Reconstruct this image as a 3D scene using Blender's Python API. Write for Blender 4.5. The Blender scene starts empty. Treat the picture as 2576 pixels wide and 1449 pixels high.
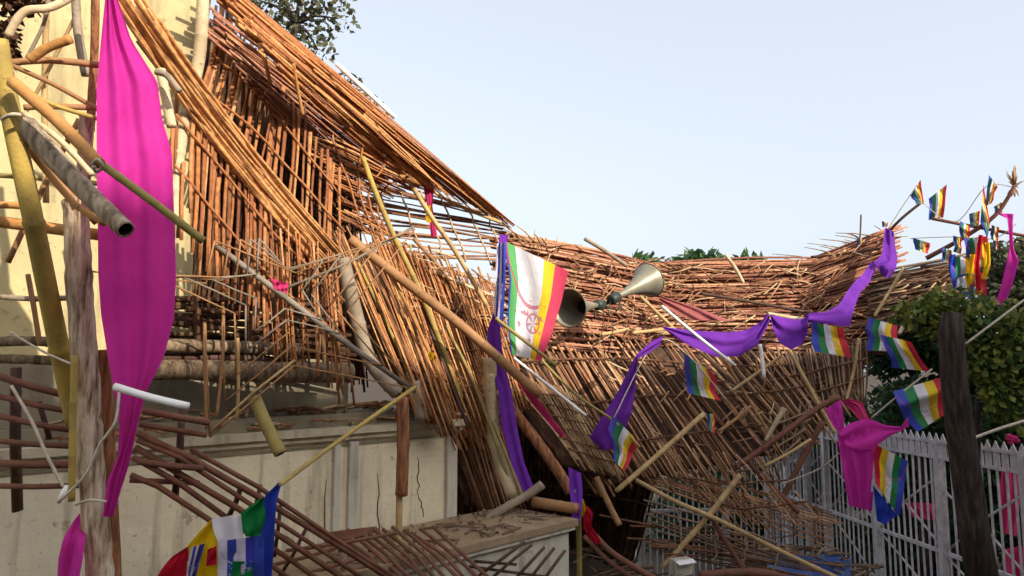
import bpy, math, random
from mathutils import Vector, Matrix
random.seed(11)
R = math.radians
S = bpy.context.scene
COL = S.collection

# ------------------------------------------------------------------ camera
EYE = Vector((0, 0, 3.9))
PITCH = R(6.3)
F = 1860.0                                  # focal length in 2576-wide photo units
cam = bpy.data.cameras.new('camera')
cam.sensor_width = 36
cam.lens = 36 * F / 2576
cam.clip_start = 0.05
cam.clip_end = 3000
camo = bpy.data.objects.new('camera', cam)
COL.objects.link(camo)
camo.location = EYE
camo.rotation_euler = (R(90) + PITCH, 0, 0)
S.camera = camo
_M = Matrix.Rotation(R(90) + PITCH, 3, 'X')

def P(x, y, d):
    """a spot read off the photograph (2576 x 1449) at a distance of d metres"""
    return EYE + _M @ Vector(((x - 1288) / F * d, (724.5 - y) / F * d, -d))

# ------------------------------------------------------------------ light
SUN_AZ, SUN_EL = R(45), R(27)
world = bpy.data.worlds.new('World')
S.world = world
world.use_nodes = True
nt = world.node_tree
bg = nt.nodes['Background']
sky = nt.nodes.new('ShaderNodeTexSky')
sky.sky_type = 'NISHITA'
sky.sun_disc = False
sky.sun_elevation = SUN_EL
sky.sun_rotation = R(180) - SUN_AZ           # sun behind the camera on the right
sky.air_density = 1.0
sky.dust_density = 4.5
sky.ozone_density = 1.4
hs = nt.nodes.new('ShaderNodeHueSaturation')
hs.inputs['Saturation'].default_value = 0.6
hs.inputs['Value'].default_value = 0.9
nt.links.new(sky.outputs[0], hs.inputs['Color'])
hz = nt.nodes.new('ShaderNodeMix'); hz.data_type = 'RGBA'      # thin bright haze over the whole sky
hz.inputs[0].default_value = 0.62
hz.inputs[7].default_value = (1.84, 1.99, 2.16, 1)
nt.links.new(hs.outputs[0], hz.inputs[6])
nt.links.new(hz.outputs[2], bg.inputs['Color'])
bg.inputs['Strength'].default_value = 0.15
sun = bpy.data.lights.new('sun', 'SUN')
sun.energy = 2.25
sun.angle = R(0.6)
sun.color = (1.0, 0.9, 0.74)
suno = bpy.data.objects.new('sun', sun)
COL.objects.link(suno)
SD = Vector((math.sin(SUN_AZ) * math.cos(SUN_EL), -math.cos(SUN_AZ) * math.cos(SUN_EL), math.sin(SUN_EL)))
suno.rotation_euler = SD.to_track_quat('Z', 'Y').to_euler()
suno.location = (10, -10, 20)
S.view_settings.view_transform = 'Standard'
S.view_settings.look = 'None'
S.view_settings.gamma = 1.0
S.view_settings.exposure = 1.5

# ------------------------------------------------------------------ materials
def srgb(r, g, b):
    f = lambda c: (c / 255 / 12.92) if c <= 10 else ((c / 255 + 0.055) / 1.055) ** 2.4
    return (f(r), f(g), f(b), 1)

class NT:
    def __init__(s, name):
        s.m = bpy.data.materials.new(name)
        s.m.use_nodes = True
        s.t = s.m.node_tree
        s.b = s.t.nodes['Principled BSDF']
        s.out = s.t.nodes['Material Output']
        s.b.inputs['Specular IOR Level'].default_value = 0.2
    def n(s, kind, **kw):
        x = s.t.nodes.new('ShaderNode' + kind)
        for k, v in kw.items():
            if k in x.inputs: x.inputs[k].default_value = v
            else: setattr(x, k, v)
        return x
    def l(s, a, b): s.t.links.new(a, b)
    def ramp(s, fac, stops, interp='LINEAR'):
        r = s.n('ValToRGB')
        r.color_ramp.interpolation = interp
        e = r.color_ramp.elements
        while len(e) < len(stops): e.new(0.5)
        for k, (p, c) in enumerate(stops):
            e[k].position = p; e[k].color = c
        s.l(fac, r.inputs[0])
        return r.outputs[0]
    def noise(s, scale, detail=3, coord=None, rough=0.55):
        x = s.n('TexNoise', Scale=scale, Detail=detail, Roughness=rough)
        if coord is None:
            coord = s.n('TexCoord').outputs['Object']
        s.l(coord, x.inputs['Vector'])
        return x.outputs['Fac']
    def mix(s, fac, a, b, mode='MIX'):
        x = s.n('Mix', data_type='RGBA', blend_type=mode)
        for sock, v in ((x.inputs[0], fac), (x.inputs[6], a), (x.inputs[7], b)):
            if hasattr(v, 'is_output'): s.l(v, sock)
            else: sock.default_value = v
        return x.outputs[2]
    def math(s, op, a, b=None, c=None):
        x = s.n('Math', operation=op)
        for i, v in enumerate((a, b, c)):
            if v is None: continue
            if hasattr(v, 'is_output'): s.l(v, x.inputs[i])
            else: x.inputs[i].default_value = v
        return x.outputs[0]
    def bump(s, h, strength=0.3, dist=0.01):
        b = s.n('Bump', Strength=strength, Distance=dist)
        s.l(h, b.inputs['Height'])
        s.l(b.outputs[0], s.b.inputs['Normal'])
    def done(s, col, rough=0.7):
        s.l(col, s.b.inputs['Base Color']) if hasattr(col, 'is_output') else setattr(s.b.inputs['Base Color'], 'default_value', col)
        s.b.inputs['Roughness'].default_value = rough
        return s.m

def reed(name, cols, rough=0.82):
    """split cane: every strip its own tone, with knots and weather stains"""
    k = NT(name)
    rnd = k.n('NewGeometry').outputs['Random Per Island']
    n = len(cols)
    base = k.ramp(rnd, [(i / n, c) for i, c in enumerate(cols)], 'CONSTANT')
    st = k.noise(26, 4)
    base = k.mix(k.math('MULTIPLY', k.ramp(st, [(0.42, (0, 0, 0, 1)), (0.7, (1, 1, 1, 1))]), 0.55), base, srgb(84, 52, 34))
    st2 = k.noise(7, 3)
    base = k.mix(k.math('MULTIPLY', k.ramp(st2, [(0.5, (0, 0, 0, 1)), (0.72, (1, 1, 1, 1))]), 0.22), base, srgb(200, 160, 105))
    k.b.inputs['Specular IOR Level'].default_value = 0.1
    k.bump(k.noise(60, 3), 0.6, 0.005)
    return k.done(base, rough)

def bamboo(name, c1, c2, spots=srgb(70, 48, 28), rough=0.62, sc=5.0):
    k = NT(name)
    a = k.mix(k.ramp(k.noise(sc, 4), [(0.35, (0, 0, 0, 1)), (0.65, (1, 1, 1, 1))]), c1, c2)
    sp = k.ramp(k.noise(sc * 6, 4), [(0.60, (0, 0, 0, 1)), (0.72, (1, 1, 1, 1))])
    a = k.mix(k.math('MULTIPLY', sp, 0.6), a, spots)
    gr = k.ramp(k.noise(sc * .45, 5, None, .7), [(0.45, (0, 0, 0, 1)), (0.7, (1, 1, 1, 1))])
    a = k.mix(k.math('MULTIPLY', gr, 0.5), a, srgb(112, 92, 62))
    k.bump(k.noise(sc * 12, 3), 0.45, 0.008)
    return k.done(a, rough)

def bark(name, c1, c2, c3, sc=14):
    k = NT(name)
    tc = k.n('TexCoord')
    mp = k.n('Mapping', Scale=(1, 1, 0.13))
    k.l(tc.outputs['Object'], mp.inputs[0])
    f = k.noise(sc * 2.2, 5, mp.outputs[0], 0.65)
    a = k.ramp(f, [(0.36, c1), (0.5, c2), (0.64, c3)])
    k.bump(f, 0.9, 0.03)
    return k.done(a, 0.85)

def cloth(name, c, c2=None, tr=0.3):
    k = NT(name)
    a = k.mix(k.ramp(k.noise(3.5, 4), [(0.35, (0, 0, 0, 1)), (0.7, (1, 1, 1, 1))]), c, c2 or c)
    wv = k.noise(150, 2)
    cr = k.noise(9, 4)
    k.bump(k.math('ADD', k.math('MULTIPLY', wv, 0.12), cr), 0.5, 0.02)
    k.done(a, 0.75)
    k.b.inputs['Specular IOR Level'].default_value = 0.08
    t = k.n('BsdfTranslucent')
    k.l(a, t.inputs[0])
    m = k.n('MixShader')
    m.inputs[0].default_value = tr
    k.l(k.b.outputs[0], m.inputs[1]); k.l(t.outputs[0], m.inputs[2])
    k.l(m.outputs[0], k.out.inputs[0])
    return k.m

def flag_mat(name, cols, ink=srgb(190, 60, 90), ink2=srgb(70, 70, 150), stops=None, amt=0.4):
    """five coloured stripes with a printed wheel and rows of small marks"""
    k = NT(name)
    uv = k.n('TexCoord').outputs['UV']
    sx = k.n('SeparateXYZ'); k.l(uv, sx.inputs[0])
    u, v = sx.outputs[0], sx.outputs[1]
    base = k.ramp(u, [(i / len(cols), c) for i, c in enumerate(cols)], 'CONSTANT') if not stops else k.ramp(u, stops, 'CONSTANT')
    du = k.math('MULTIPLY', k.math('SUBTRACT', u, 0.56), 1.0)
    dv = k.math('MULTIPLY', k.math('SUBTRACT', v, 0.36), 1.5)
    r = k.math('SQRT', k.math('ADD', k.math('MULTIPLY', du, du), k.math('MULTIPLY', dv, dv)))
    ring = k.math('LESS_THAN', k.math('ABSOLUTE', k.math('SUBTRACT', r, 0.135)), 0.016)
    ang = k.math('ARCTAN2', dv, du)
    spoke = k.math('MULTIPLY', k.math('LESS_THAN', r, 0.13), k.math('GREATER_THAN', k.math('SINE', k.math('MULTIPLY', ang, 6.0)), 0.55))
    arc_r = k.math('SQRT', k.math('ADD', k.math('POWER', k.math('SUBTRACT', u, 0.45), 2.0), k.math('POWER', k.math('SUBTRACT', v, 0.92), 2.0)))
    arc = k.math('MULTIPLY', k.math('LESS_THAN', k.math('ABSOLUTE', k.math('SUBTRACT', arc_r, 0.42)), 0.018), k.math('LESS_THAN', u, 0.62))
    mp = k.n('Mapping', Scale=(13, 13, 1)); k.l(uv, mp.inputs[0])
    scr = k.math('GREATER_THAN', k.noise(1.0, 2, mp.outputs[0]), 0.58)
    rows = k.math('MULTIPLY', k.math('GREATER_THAN', k.math('SINE', k.math('MULTIPLY', v, 46.0)), 0.1), scr)
    band = k.math('MULTIPLY', rows, k.math('MULTIPLY', k.math('LESS_THAN', v, 0.56), k.math('GREATER_THAN', v, 0.12)))
    band = k.math('MULTIPLY', band, k.math('MULTIPLY', k.math('GREATER_THAN', u, 0.16), k.math('LESS_THAN', u, 0.78)))
    allm = k.math('MAXIMUM', k.math('MAXIMUM', ring, spoke), k.math('MAXIMUM', arc, band))
    inkc = k.mix(k.math('GREATER_THAN', k.noise(5, 1, uv), 0.52), ink, ink2)
    a = k.mix(k.math('MULTIPLY', allm, amt), base, inkc)
    orn = k.n('ObjectInfo').outputs['Random']
    fade = k.math('MULTIPLY', k.math('ADD', k.noise(5, 4, uv), k.math('MULTIPLY', orn, 0.8)), 0.055)
    a = k.mix(fade, a, srgb(186, 178, 174))
    k.bump(k.noise(14, 4, uv), 0.35, 0.02)
    k.done(a, 0.7)
    k.b.inputs['Specular IOR Level'].default_value = 0.1
    t = k.n('BsdfTranslucent'); k.l(a, t.inputs[0])
    m = k.n('MixShader'); m.inputs[0].default_value = 0.3
    k.l(k.b.outputs[0], m.inputs[1]); k.l(t.outputs[0], m.inputs[2]); k.l(m.outputs[0], k.out.inputs[0])
    return k.m

def plain(name, c, rough=0.6, metal=0.0, c2=None, sc=6):
    k = NT(name)
    k.b.inputs['Metallic'].default_value = metal
    a = k.mix(k.ramp(k.noise(sc, 5), [(0.4, (0, 0, 0, 1)), (0.7, (1, 1, 1, 1))]), c, c2 or tuple(x * 0.7 for x in c[:3]) + (1,))
    k.bump(k.noise(sc * 8, 3), 0.15, 0.004)
    return k.done(a, rough)

def plaster(name, c, c2, brick=False):
    k = NT(name)
    co = k.n('TexCoord').outputs['Object']
    a = k.mix(k.ramp(k.noise(1.6, 6, co, 0.7), [(0.4, (0, 0, 0, 1)), (0.68, (1, 1, 1, 1))]), c, c2)
    mp = k.n('Mapping', Scale=(5, 5, 0.5)); k.l(co, mp.inputs[0])
    a = k.mix(k.math('MULTIPLY', k.ramp(k.noise(1.4, 5, mp.outputs[0]), [(0.52, (0, 0, 0, 1)), (0.75, (1, 1, 1, 1))]), 0.75), a, srgb(112, 98, 76))
    chip = k.ramp(k.noise(5.5, 6, co, 0.7), [(0.63, (0, 0, 0, 1)), (0.645, (1, 1, 1, 1))])
    a = k.mix(k.math('MULTIPLY', chip, 0.55), a, srgb(150, 128, 98))
    spk = k.ramp(k.noise(22, 4, co), [(0.64, (0, 0, 0, 1)), (0.7, (1, 1, 1, 1))])
    a = k.mix(k.math('MULTIPLY', spk, 0.35), a, srgb(96, 84, 66))
    h = k.noise(14, 5, co)
    if brick:
        br = k.n('TexBrick', Scale=4.2)
        br.inputs['Color1'].default_value = (1, 1, 1, 1); br.inputs['Color2'].default_value = (0.9, 0.9, 0.9, 1)
        br.inputs['Mortar'].default_value = (0.72, 0.7, 0.66, 1); br.inputs['Mortar Size'].default_value = 0.012
        mp2 = k.n('Mapping', Rotation=(R(90), 0, 0)); k.l(co, mp2.inputs[0]); k.l(mp2.outputs[0], br.inputs[0])
        a = k.mix(0.22, a, br.outputs[0], 'MULTIPLY')
    k.bump(h, 0.4, 0.02)
    return k.done(a, 0.9)

def leaf(name, cols):
    k = NT(name)
    rnd = k.n('NewGeometry').outputs['Random Per Island']
    a = k.ramp(rnd, [(i / len(cols), c) for i, c in enumerate(cols)], 'CONSTANT')
    k.done(a, 0.55)
    t = k.n('BsdfTranslucent'); k.l(a, t.inputs[0])
    m = k.n('MixShader'); m.inputs[0].default_value = 0.3
    k.l(k.b.outputs[0], m.inputs[1]); k.l(t.outputs[0], m.inputs[2]); k.l(m.outputs[0], k.out.inputs[0])
    return k.m

def lin(r, g, b): return (r, g, b, 1)
M = {}
M['reed_orange'] = reed('orange split cane', [lin(0.458,0.190,0.074), lin(0.343,0.128,0.055), lin(0.529,0.250,0.105), lin(0.275,0.103,0.049), lin(0.412,0.165,0.067), lin(0.229,0.090,0.045), lin(0.578,0.310,0.149)])
M['reed_gold'] = reed('golden split cane', [lin(0.574,0.252,0.096), lin(0.492,0.197,0.076), lin(0.645,0.323,0.130), lin(0.539,0.233,0.086), lin(0.366,0.141,0.061)])
M['reed_brown'] = reed('brown cane', [lin(0.265,0.126,0.064), lin(0.185,0.086,0.049), lin(0.347,0.181,0.096), lin(0.139,0.066,0.039), lin(0.383,0.222,0.120), lin(0.219,0.101,0.056)])
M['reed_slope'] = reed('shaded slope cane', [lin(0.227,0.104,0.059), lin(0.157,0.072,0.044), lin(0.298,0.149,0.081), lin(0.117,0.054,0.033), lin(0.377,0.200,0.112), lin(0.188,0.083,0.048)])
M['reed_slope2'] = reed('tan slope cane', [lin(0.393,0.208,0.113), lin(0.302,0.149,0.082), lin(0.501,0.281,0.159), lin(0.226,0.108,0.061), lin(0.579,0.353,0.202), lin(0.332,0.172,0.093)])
M['reed_mix'] = reed('mixed loose cane', [lin(0.265,0.126,0.064), lin(0.468,0.306,0.178), lin(0.347,0.181,0.096), lin(0.185,0.086,0.049), lin(0.587,0.415,0.254), lin(0.312,0.151,0.086)])
M['reed_tan'] = reed('weathered tan cane', [lin(0.437,0.278,0.152), lin(0.333,0.200,0.109), lin(0.541,0.369,0.213), lin(0.243,0.134,0.074), lin(0.371,0.219,0.111)])
M['reed_red'] = reed('reddish thatch', [lin(0.374,0.160,0.100), lin(0.290,0.119,0.081), lin(0.460,0.220,0.135), lin(0.222,0.091,0.065), lin(0.574,0.312,0.186), lin(0.332,0.140,0.093), lin(0.415,0.175,0.113)])
M['reed_grey'] = reed('grey brown cane', [lin(0.200,0.135,0.098), lin(0.141,0.093,0.068), lin(0.259,0.184,0.130), lin(0.106,0.069,0.052)])
M['reed_dark'] = reed('dark brown cane', [lin(.055,.027,.017), lin(.04,.02,.014), lin(.075,.037,.024), lin(.03,.015,.011)])  # very dark cane tones, also used to paint shade behind the mats
M['bamboo_yellow'] = bamboo('yellow bamboo', lin(.46,.32,.075), lin(.33,.235,.07), lin(.16,.11,.045))
M['bamboo_olive'] = bamboo('olive bamboo', lin(.34,.27,.08), lin(.26,.2,.07), lin(.12,.1,.05))
M['bamboo_tan'] = bamboo('tan bamboo', lin(.52,.36,.17), lin(.42,.27,.12))
M['bamboo_brown'] = bamboo('brown bamboo', lin(.36,.19,.085), lin(.27,.135,.06))
M['bamboo_pale'] = bamboo('pale bamboo', lin(.64,.52,.33), lin(.52,.4,.24))
M['bamboo_grey'] = bamboo('grey bamboo', lin(.33,.26,.19), lin(.24,.185,.14))
M['bamboo_orange'] = bamboo('orange bamboo', lin(.52,.26,.08), lin(.40,.18,.06))
M['bark_pale'] = bark('peeling pale bark', lin(.13,.075,.045), lin(.46,.34,.23), lin(.70,.58,.44))
M['peeled'] = bark('peeled grey bamboo', lin(.10,.075,.05), lin(.30,.23,.16), lin(.46,.37,.27), 9)
M['hollow'] = plain('gap shade backing', lin(.085,.048,.03), 0.95, 0, lin(.04,.024,.016), 10)  # dark sheet colour that paints the shade between the slope strips
M['thatch_bed'] = plain('thatch bed', lin(.27,.13,.078), 0.9, 0, lin(.16,.075,.046), 16)
M['bark_red'] = bark('red brown bark', lin(.14,.055,.03), lin(.32,.13,.06), lin(.42,.2,.1))
M['bark_dark'] = bark('dark trunk bark', lin(.022,.015,.012), lin(.042,.029,.023), lin(.075,.056,.046))
M['log'] = bark('weathered log', lin(.08,.055,.035), lin(.18,.125,.08), lin(.28,.2,.13))
M['rod_brown'] = bamboo('red brown rod', lin(.21,.085,.055), lin(.13,.05,.034), lin(.055,.025,.018), 0.7, 9)
M['rod_dark'] = bamboo('dark brown rod', lin(.085,.04,.03), lin(.06,.03,.024), lin(.03,.02,.015), 0.55)
M['hole'] = plain('hollow bore', lin(.02,.015,.01), 0.95)
M['grey_stick'] = bamboo('grey stick', lin(.27,.235,.195), lin(.17,.145,.12))
M['white'] = plain('white enamel', lin(.86,.85,.82), 0.4, 0, lin(.74,.72,.68))
M['rope'] = plain('pale rope', lin(.55,.48,.38), 0.9, 0, lin(.4,.33,.25), 30)
M['pink'] = cloth('magenta cloth', lin(.66,.045,.40), lin(.56,.032,.33), 0.4)
M['rosy'] = cloth('rose cloth', lin(.66,.05,.18), lin(.55,.04,.15), 0.2)
M['faded'] = cloth('faded rose cloth', lin(.38,.11,.13), lin(.28,.10,.075), 0.2)
M['purple'] = cloth('purple cloth', lin(.175,.036,.38), lin(.13,.028,.31), 0.25)
BL, GR, WH, YE, RE = lin(.03,.06,.42), lin(.012,.22,.06), lin(.76,.73,.78), lin(.78,.52,.01), lin(.56,.015,.04)
M['flag'] = flag_mat('striped flag cloth', [BL, GR, WH, YE, RE])
M['flag_big'] = flag_mat('striped flag cloth with red print', [BL, lin(.12,.45,.15), WH, WH, YE, lin(.66,.05,.12)], srgb(196, 40, 96), srgb(160, 60, 110), [(0, BL), (.035, lin(.10,.42,.13)), (.17, WH), (.62, YE), (.79, lin(.66,.05,.12))], 0.7)
M['blue_cloth'] = cloth('blue cloth', BL, lin(.02,.04,.33)); M['green_cloth'] = cloth('green cloth', GR, lin(.01,.16,.04))
M['white_cloth'] = cloth('white cloth', WH, lin(.66,.63,.68)); M['yellow_cloth'] = cloth('yellow cloth', YE, lin(.70,.44,.01)); M['red_cloth'] = cloth('red cloth', RE, lin(.46,.012,.03))
M['flag_print'] = flag_mat('blue printed flag cloth', [lin(.62,.6,.7), lin(.03,.05,.40), lin(.62,.55,.66), lin(.02,.03,.34), lin(.03,.06,.42)], srgb(160, 160, 200), srgb(200, 190, 210), None, 0.6)
M['cream'] = plaster('cream plaster', lin(.78,.69,.50), lin(.67,.58,.415), True)
M['cream_light'] = plaster('pale cream plaster', lin(.50,.42,.22), lin(.40,.33,.18))
M['plaster_grey'] = plaster('grey stained plaster', lin(.27,.235,.165), lin(.20,.175,.125))
M['plaster_white'] = plaster('whitewashed plaster', lin(.58,.54,.45), lin(.46,.42,.34))
M['cornice'] = plaster('grimy cornice plaster', lin(.56,.495,.36), lin(.40,.35,.25))
M['rusty'] = plaster('rust stained ledge', lin(.33,.24,.15), lin(.24,.15,.08))
M['paint'] = plain('lilac grey paint', lin(.53,.485,.49), 0.6, 0, lin(.34,.31,.31), 9)
M['soil'] = plain('dry soil', lin(.075,.055,.038), 0.95, 0, lin(.045,.032,.024), 1.2)
M['tarp'] = plain('blue tarpaulin', lin(.014,.05,.22), 0.5, 0, lin(.01,.034,.15), 5)
M['horn'] = plain('grey horn metal', lin(.27,.25,.19), 0.42, 0.3, lin(.19,.17,.125), 7)
M['horn_rim'] = plain('worn horn rim', lin(.20,.18,.13), 0.55, 0.4, lin(.12,.085,.055), 20)
M['horn_dark'] = plain('dark green metal', lin(.05,.065,.055), 0.5, 0.3)
M['leaf_dark'] = leaf('dark green leaves', [lin(.03,.065,.028), lin(.042,.085,.032), lin(.024,.05,.024), lin(.07,.12,.036), lin(.035,.07,.03)])
M['leaf_yellow'] = leaf('yellow green leaves', [lin(.17,.19,.035), lin(.10,.14,.03), lin(.24,.235,.05), lin(.065,.105,.025), lin(.045,.08,.022)])
M['leaf_olive'] = leaf('olive leaves', [lin(.075,.085,.045), lin(.055,.07,.035), lin(.11,.11,.06), lin(.14,.13,.07)])
M['leaf_mid'] = leaf('mid green leaves', [lin(.045,.10,.035), lin(.06,.12,.04), lin(.03,.075,.028), lin(.085,.14,.05)])
M['facade'] = plaster('tall building plaster', lin(.46,.40,.32), lin(.38,.33,.26))
M['glass'] = plain('window glass', lin(.04,.05,.06), 0.1)

# ------------------------------------------------------------------ mesh helpers
class MB:
    def __init__(s): s.v, s.f, s.uv = [], [], []
    def tube(s, pts, rad, n=8, caps=True, squash=1.0, up=None):
        pts = [Vector(p) for p in pts]
        if not hasattr(rad, '__len__'): rad = [rad] * len(pts)
        b0 = len(s.v); N = None
        for i, p in enumerate(pts):
            t = (pts[min(i + 1, len(pts) - 1)] - pts[max(i - 1, 0)])
            t = t.normalized() if t.length > 1e-9 else Vector((0, 0, 1))
            if N is None:
                a = Vector(up) if up is not None else (Vector((0, 0, 1)) if abs(t.z) < 0.9 else Vector((1, 0, 0)))
                N = (a - t * a.dot(t)).normalized()
            else:
                N = (N - t * N.dot(t)).normalized()
            B = t.cross(N)
            for k in range(n):
                a = 2 * math.pi * (k + 0.5) / n
                s.v.append(p + (N * math.cos(a) * squash + B * math.sin(a)) * rad[i])
        for i in range(len(pts) - 1):
            for k in range(n):
                k2 = (k + 1) % n
                s.f.append((b0 + i * n + k, b0 + i * n + k2, b0 + (i + 1) * n + k2, b0 + (i + 1) * n + k))
        if caps:
            s.f.append(tuple(b0 + k for k in reversed(range(n))))
            e = b0 + (len(pts) - 1) * n
            s.f.append(tuple(e + k for k in range(n)))
        return s
    def box(s, o, ex, ey, ez):
        """o = corner, three edge vectors"""
        o, ex, ey, ez = map(Vector, (o, ex, ey, ez))
        b = len(s.v)
        for q in (o, o + ex, o + ex + ey, o + ey): s.v.append(q)
        for q in (o, o + ex, o + ex + ey, o + ey): s.v.append(q + ez)
        s.f += [(b, b + 3, b + 2, b + 1), (b + 4, b + 5, b + 6, b + 7), (b, b + 1, b + 5, b + 4), (b + 1, b + 2, b + 6, b + 5), (b + 2, b + 3, b + 7, b + 6), (b + 3, b, b + 4, b + 7)]
        return s
    def prism(s, poly, ext):
        ext = Vector(ext); b = len(s.v); n = len(poly)
        s.v += [Vector(p) for p in poly] + [Vector(p) + ext for p in poly]
        s.f += [tuple(b + k for k in reversed(range(n))), tuple(b + n + k for k in range(n))]
        for k in range(n):
            k2 = (k + 1) % n
            s.f.append((b + k, b + k2, b + n + k2, b + n + k))
        return s
    def grid(s, rows, uv=True):
        b = len(s.v); nr, nc = len(rows), len(rows[0])
        for r in rows: s.v += r
        for i in range(nr - 1):
            for j in range(nc - 1):
                s.f.append((b + i * nc + j, b + i * nc + j + 1, b + (i + 1) * nc + j + 1, b + (i + 1) * nc + j))
        s.gr = (nr, nc)
        return s
    def build(s, name, mat, parent=None, smooth=True, uv=False):
        me = bpy.data.meshes.new(name)
        org = Vector((0, 0, 0))
        if parent is None and s.v:
            lo = min(s.v, key=lambda q: q.z)
            org = Vector(lo)
        elif parent is not None:
            p = parent
            while p is not None:
                org = org + p.location; p = p.parent
        me.from_pydata([v - org for v in s.v], [], s.f)
        if uv:
            nr, nc = s.gr
            lay = me.uv_layers.new(name='UVMap')
            for lp in me.loops:
                i = lp.vertex_index
                if i < nr * nc:
                    lay.data[lp.index].uv = ((i % nc) / (nc - 1), 1 - (i // nc) / (nr - 1))
        for m in (mat if isinstance(mat, (list, tuple)) else [mat]): me.materials.append(m)
        if smooth: me.polygons.foreach_set('use_smooth', [True] * len(me.polygons))
        me.update()
        o = bpy.data.objects.new(name, me)
        COL.objects.link(o)
        if parent is None: o.location = org
        else: o.parent = parent
        return o

def tag(o, label=None, cat=None, group=None, kind=None):
    if label: o['label'] = label
    if cat: o['category'] = cat
    if group: o['group'] = group
    if kind: o['kind'] = kind
    return o

def thing(name, loc, label, cat, group=None):
    o = bpy.data.objects.new(name, None)
    o.empty_display_size = 0.1
    COL.objects.link(o); o.location = loc
    return tag(o, label, cat, group)

def poly_at(pl, t):
    """point at parameter t of an evenly parametrised polyline of world points"""
    n = len(pl) - 1
    x = min(max(t, 0), 1) * n
    i = min(int(x), n - 1)
    return pl[i].lerp(pl[i + 1], x - i)

def ext(a, b, t): return a + (b - a) * t
def rg(a): return random.uniform(-a, a)

TOCAM = lambda p: (EYE - p).normalized()

# ------------------------------------------------------------------ reed mats
def reed_mat(name, label, top, bot, n, w, mat, battens=(), bmat=None, bw=None, jit=0.5, over=0.06, gap=0.0, layers=1, sag=0.02,
             cat='reed mat', group='collapsed reed and cane roof mats', segs=5, back=None, lean=0.0, depth=0.03, short=0.0, squash=0.55):
    """strips run from the polyline top to the polyline bot; battens are fractions along the strips"""
    T = [P(*q) for q in top]; B = [P(*q) for q in bot]
    c = (poly_at(T, 0.5) + poly_at(B, 0.5)) / 2
    root = thing(name, c, label, cat, group)
    mb = MB()
    nrm = (poly_at(T, 1) - poly_at(T, 0)).cross(poly_at(B, 0.5) - poly_at(T, 0.5)).normalized()
    if nrm.dot(TOCAM(c)) < 0: nrm = -nrm
    for L in range(layers):
        for i in range(n):
            if random.random() < gap: continue
            u = (i + 0.5 + rg(jit)) / n
            u2 = min(max(u + lean + rg(jit * 0.8) / n, 0), 1)
            a, b = poly_at(T, u), poly_at(B, u2)
            ln = (b - a).length
            t0, t1 = -abs(random.gauss(0, over)), 1 + abs(random.gauss(0, over))
            if short and random.random() < short:
                if random.random() < 0.5: t0 = random.uniform(0.05, 0.6)
                else: t1 = random.uniform(0.4, 0.95)
            side = (b - a).cross(nrm).normalized()
            off = nrm * (rg(depth) - L * depth * 1.6)
            bow, bow2 = rg(sag) * ln, rg(sag) * ln * 0.6
            r0 = w / 2 * random.uniform(0.65, 1.3)
            pts, rr = [], []
            for k in range(segs + 1):
                t = t0 + (t1 - t0) * k / segs
                q = ext(a, b, t) + off + side * (bow * math.sin(math.pi * t) + bow2 * math.sin(6.1 * t + i)) + nrm * bow2 * math.sin(math.pi * t)
                pts.append(q); rr.append(r0 * (1 - 0.25 * k / segs) * random.uniform(0.9, 1.1))
            mb.tube(pts, rr, 5, True, squash, nrm)
    mb.build('strips', mat, root)
    for bf in battens:
        m2 = MB()
        pts = []
        for k in range(9):
            u = -0.01 + 1.02 * k / 8
            pts.append(ext(poly_at(T, u), poly_at(B, u), bf + rg(0.012)) + nrm * (depth + 0.006 + rg(0.01)))
        m2.tube(pts, (bw or w * 1.1) / 2, 6)
        m2.build('batten', bmat or mat, root)
    if back:  # backing sheet; the dark ones paint shade into the gaps between strips
        m3 = MB(); rows = []
        for i in range(13):
            row = []
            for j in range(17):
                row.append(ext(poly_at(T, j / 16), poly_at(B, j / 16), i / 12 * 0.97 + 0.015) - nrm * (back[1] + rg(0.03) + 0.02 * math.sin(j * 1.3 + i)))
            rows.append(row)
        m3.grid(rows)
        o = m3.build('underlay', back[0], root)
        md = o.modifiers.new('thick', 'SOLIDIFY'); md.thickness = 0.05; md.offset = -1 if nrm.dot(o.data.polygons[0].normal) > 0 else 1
    return root

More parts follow.
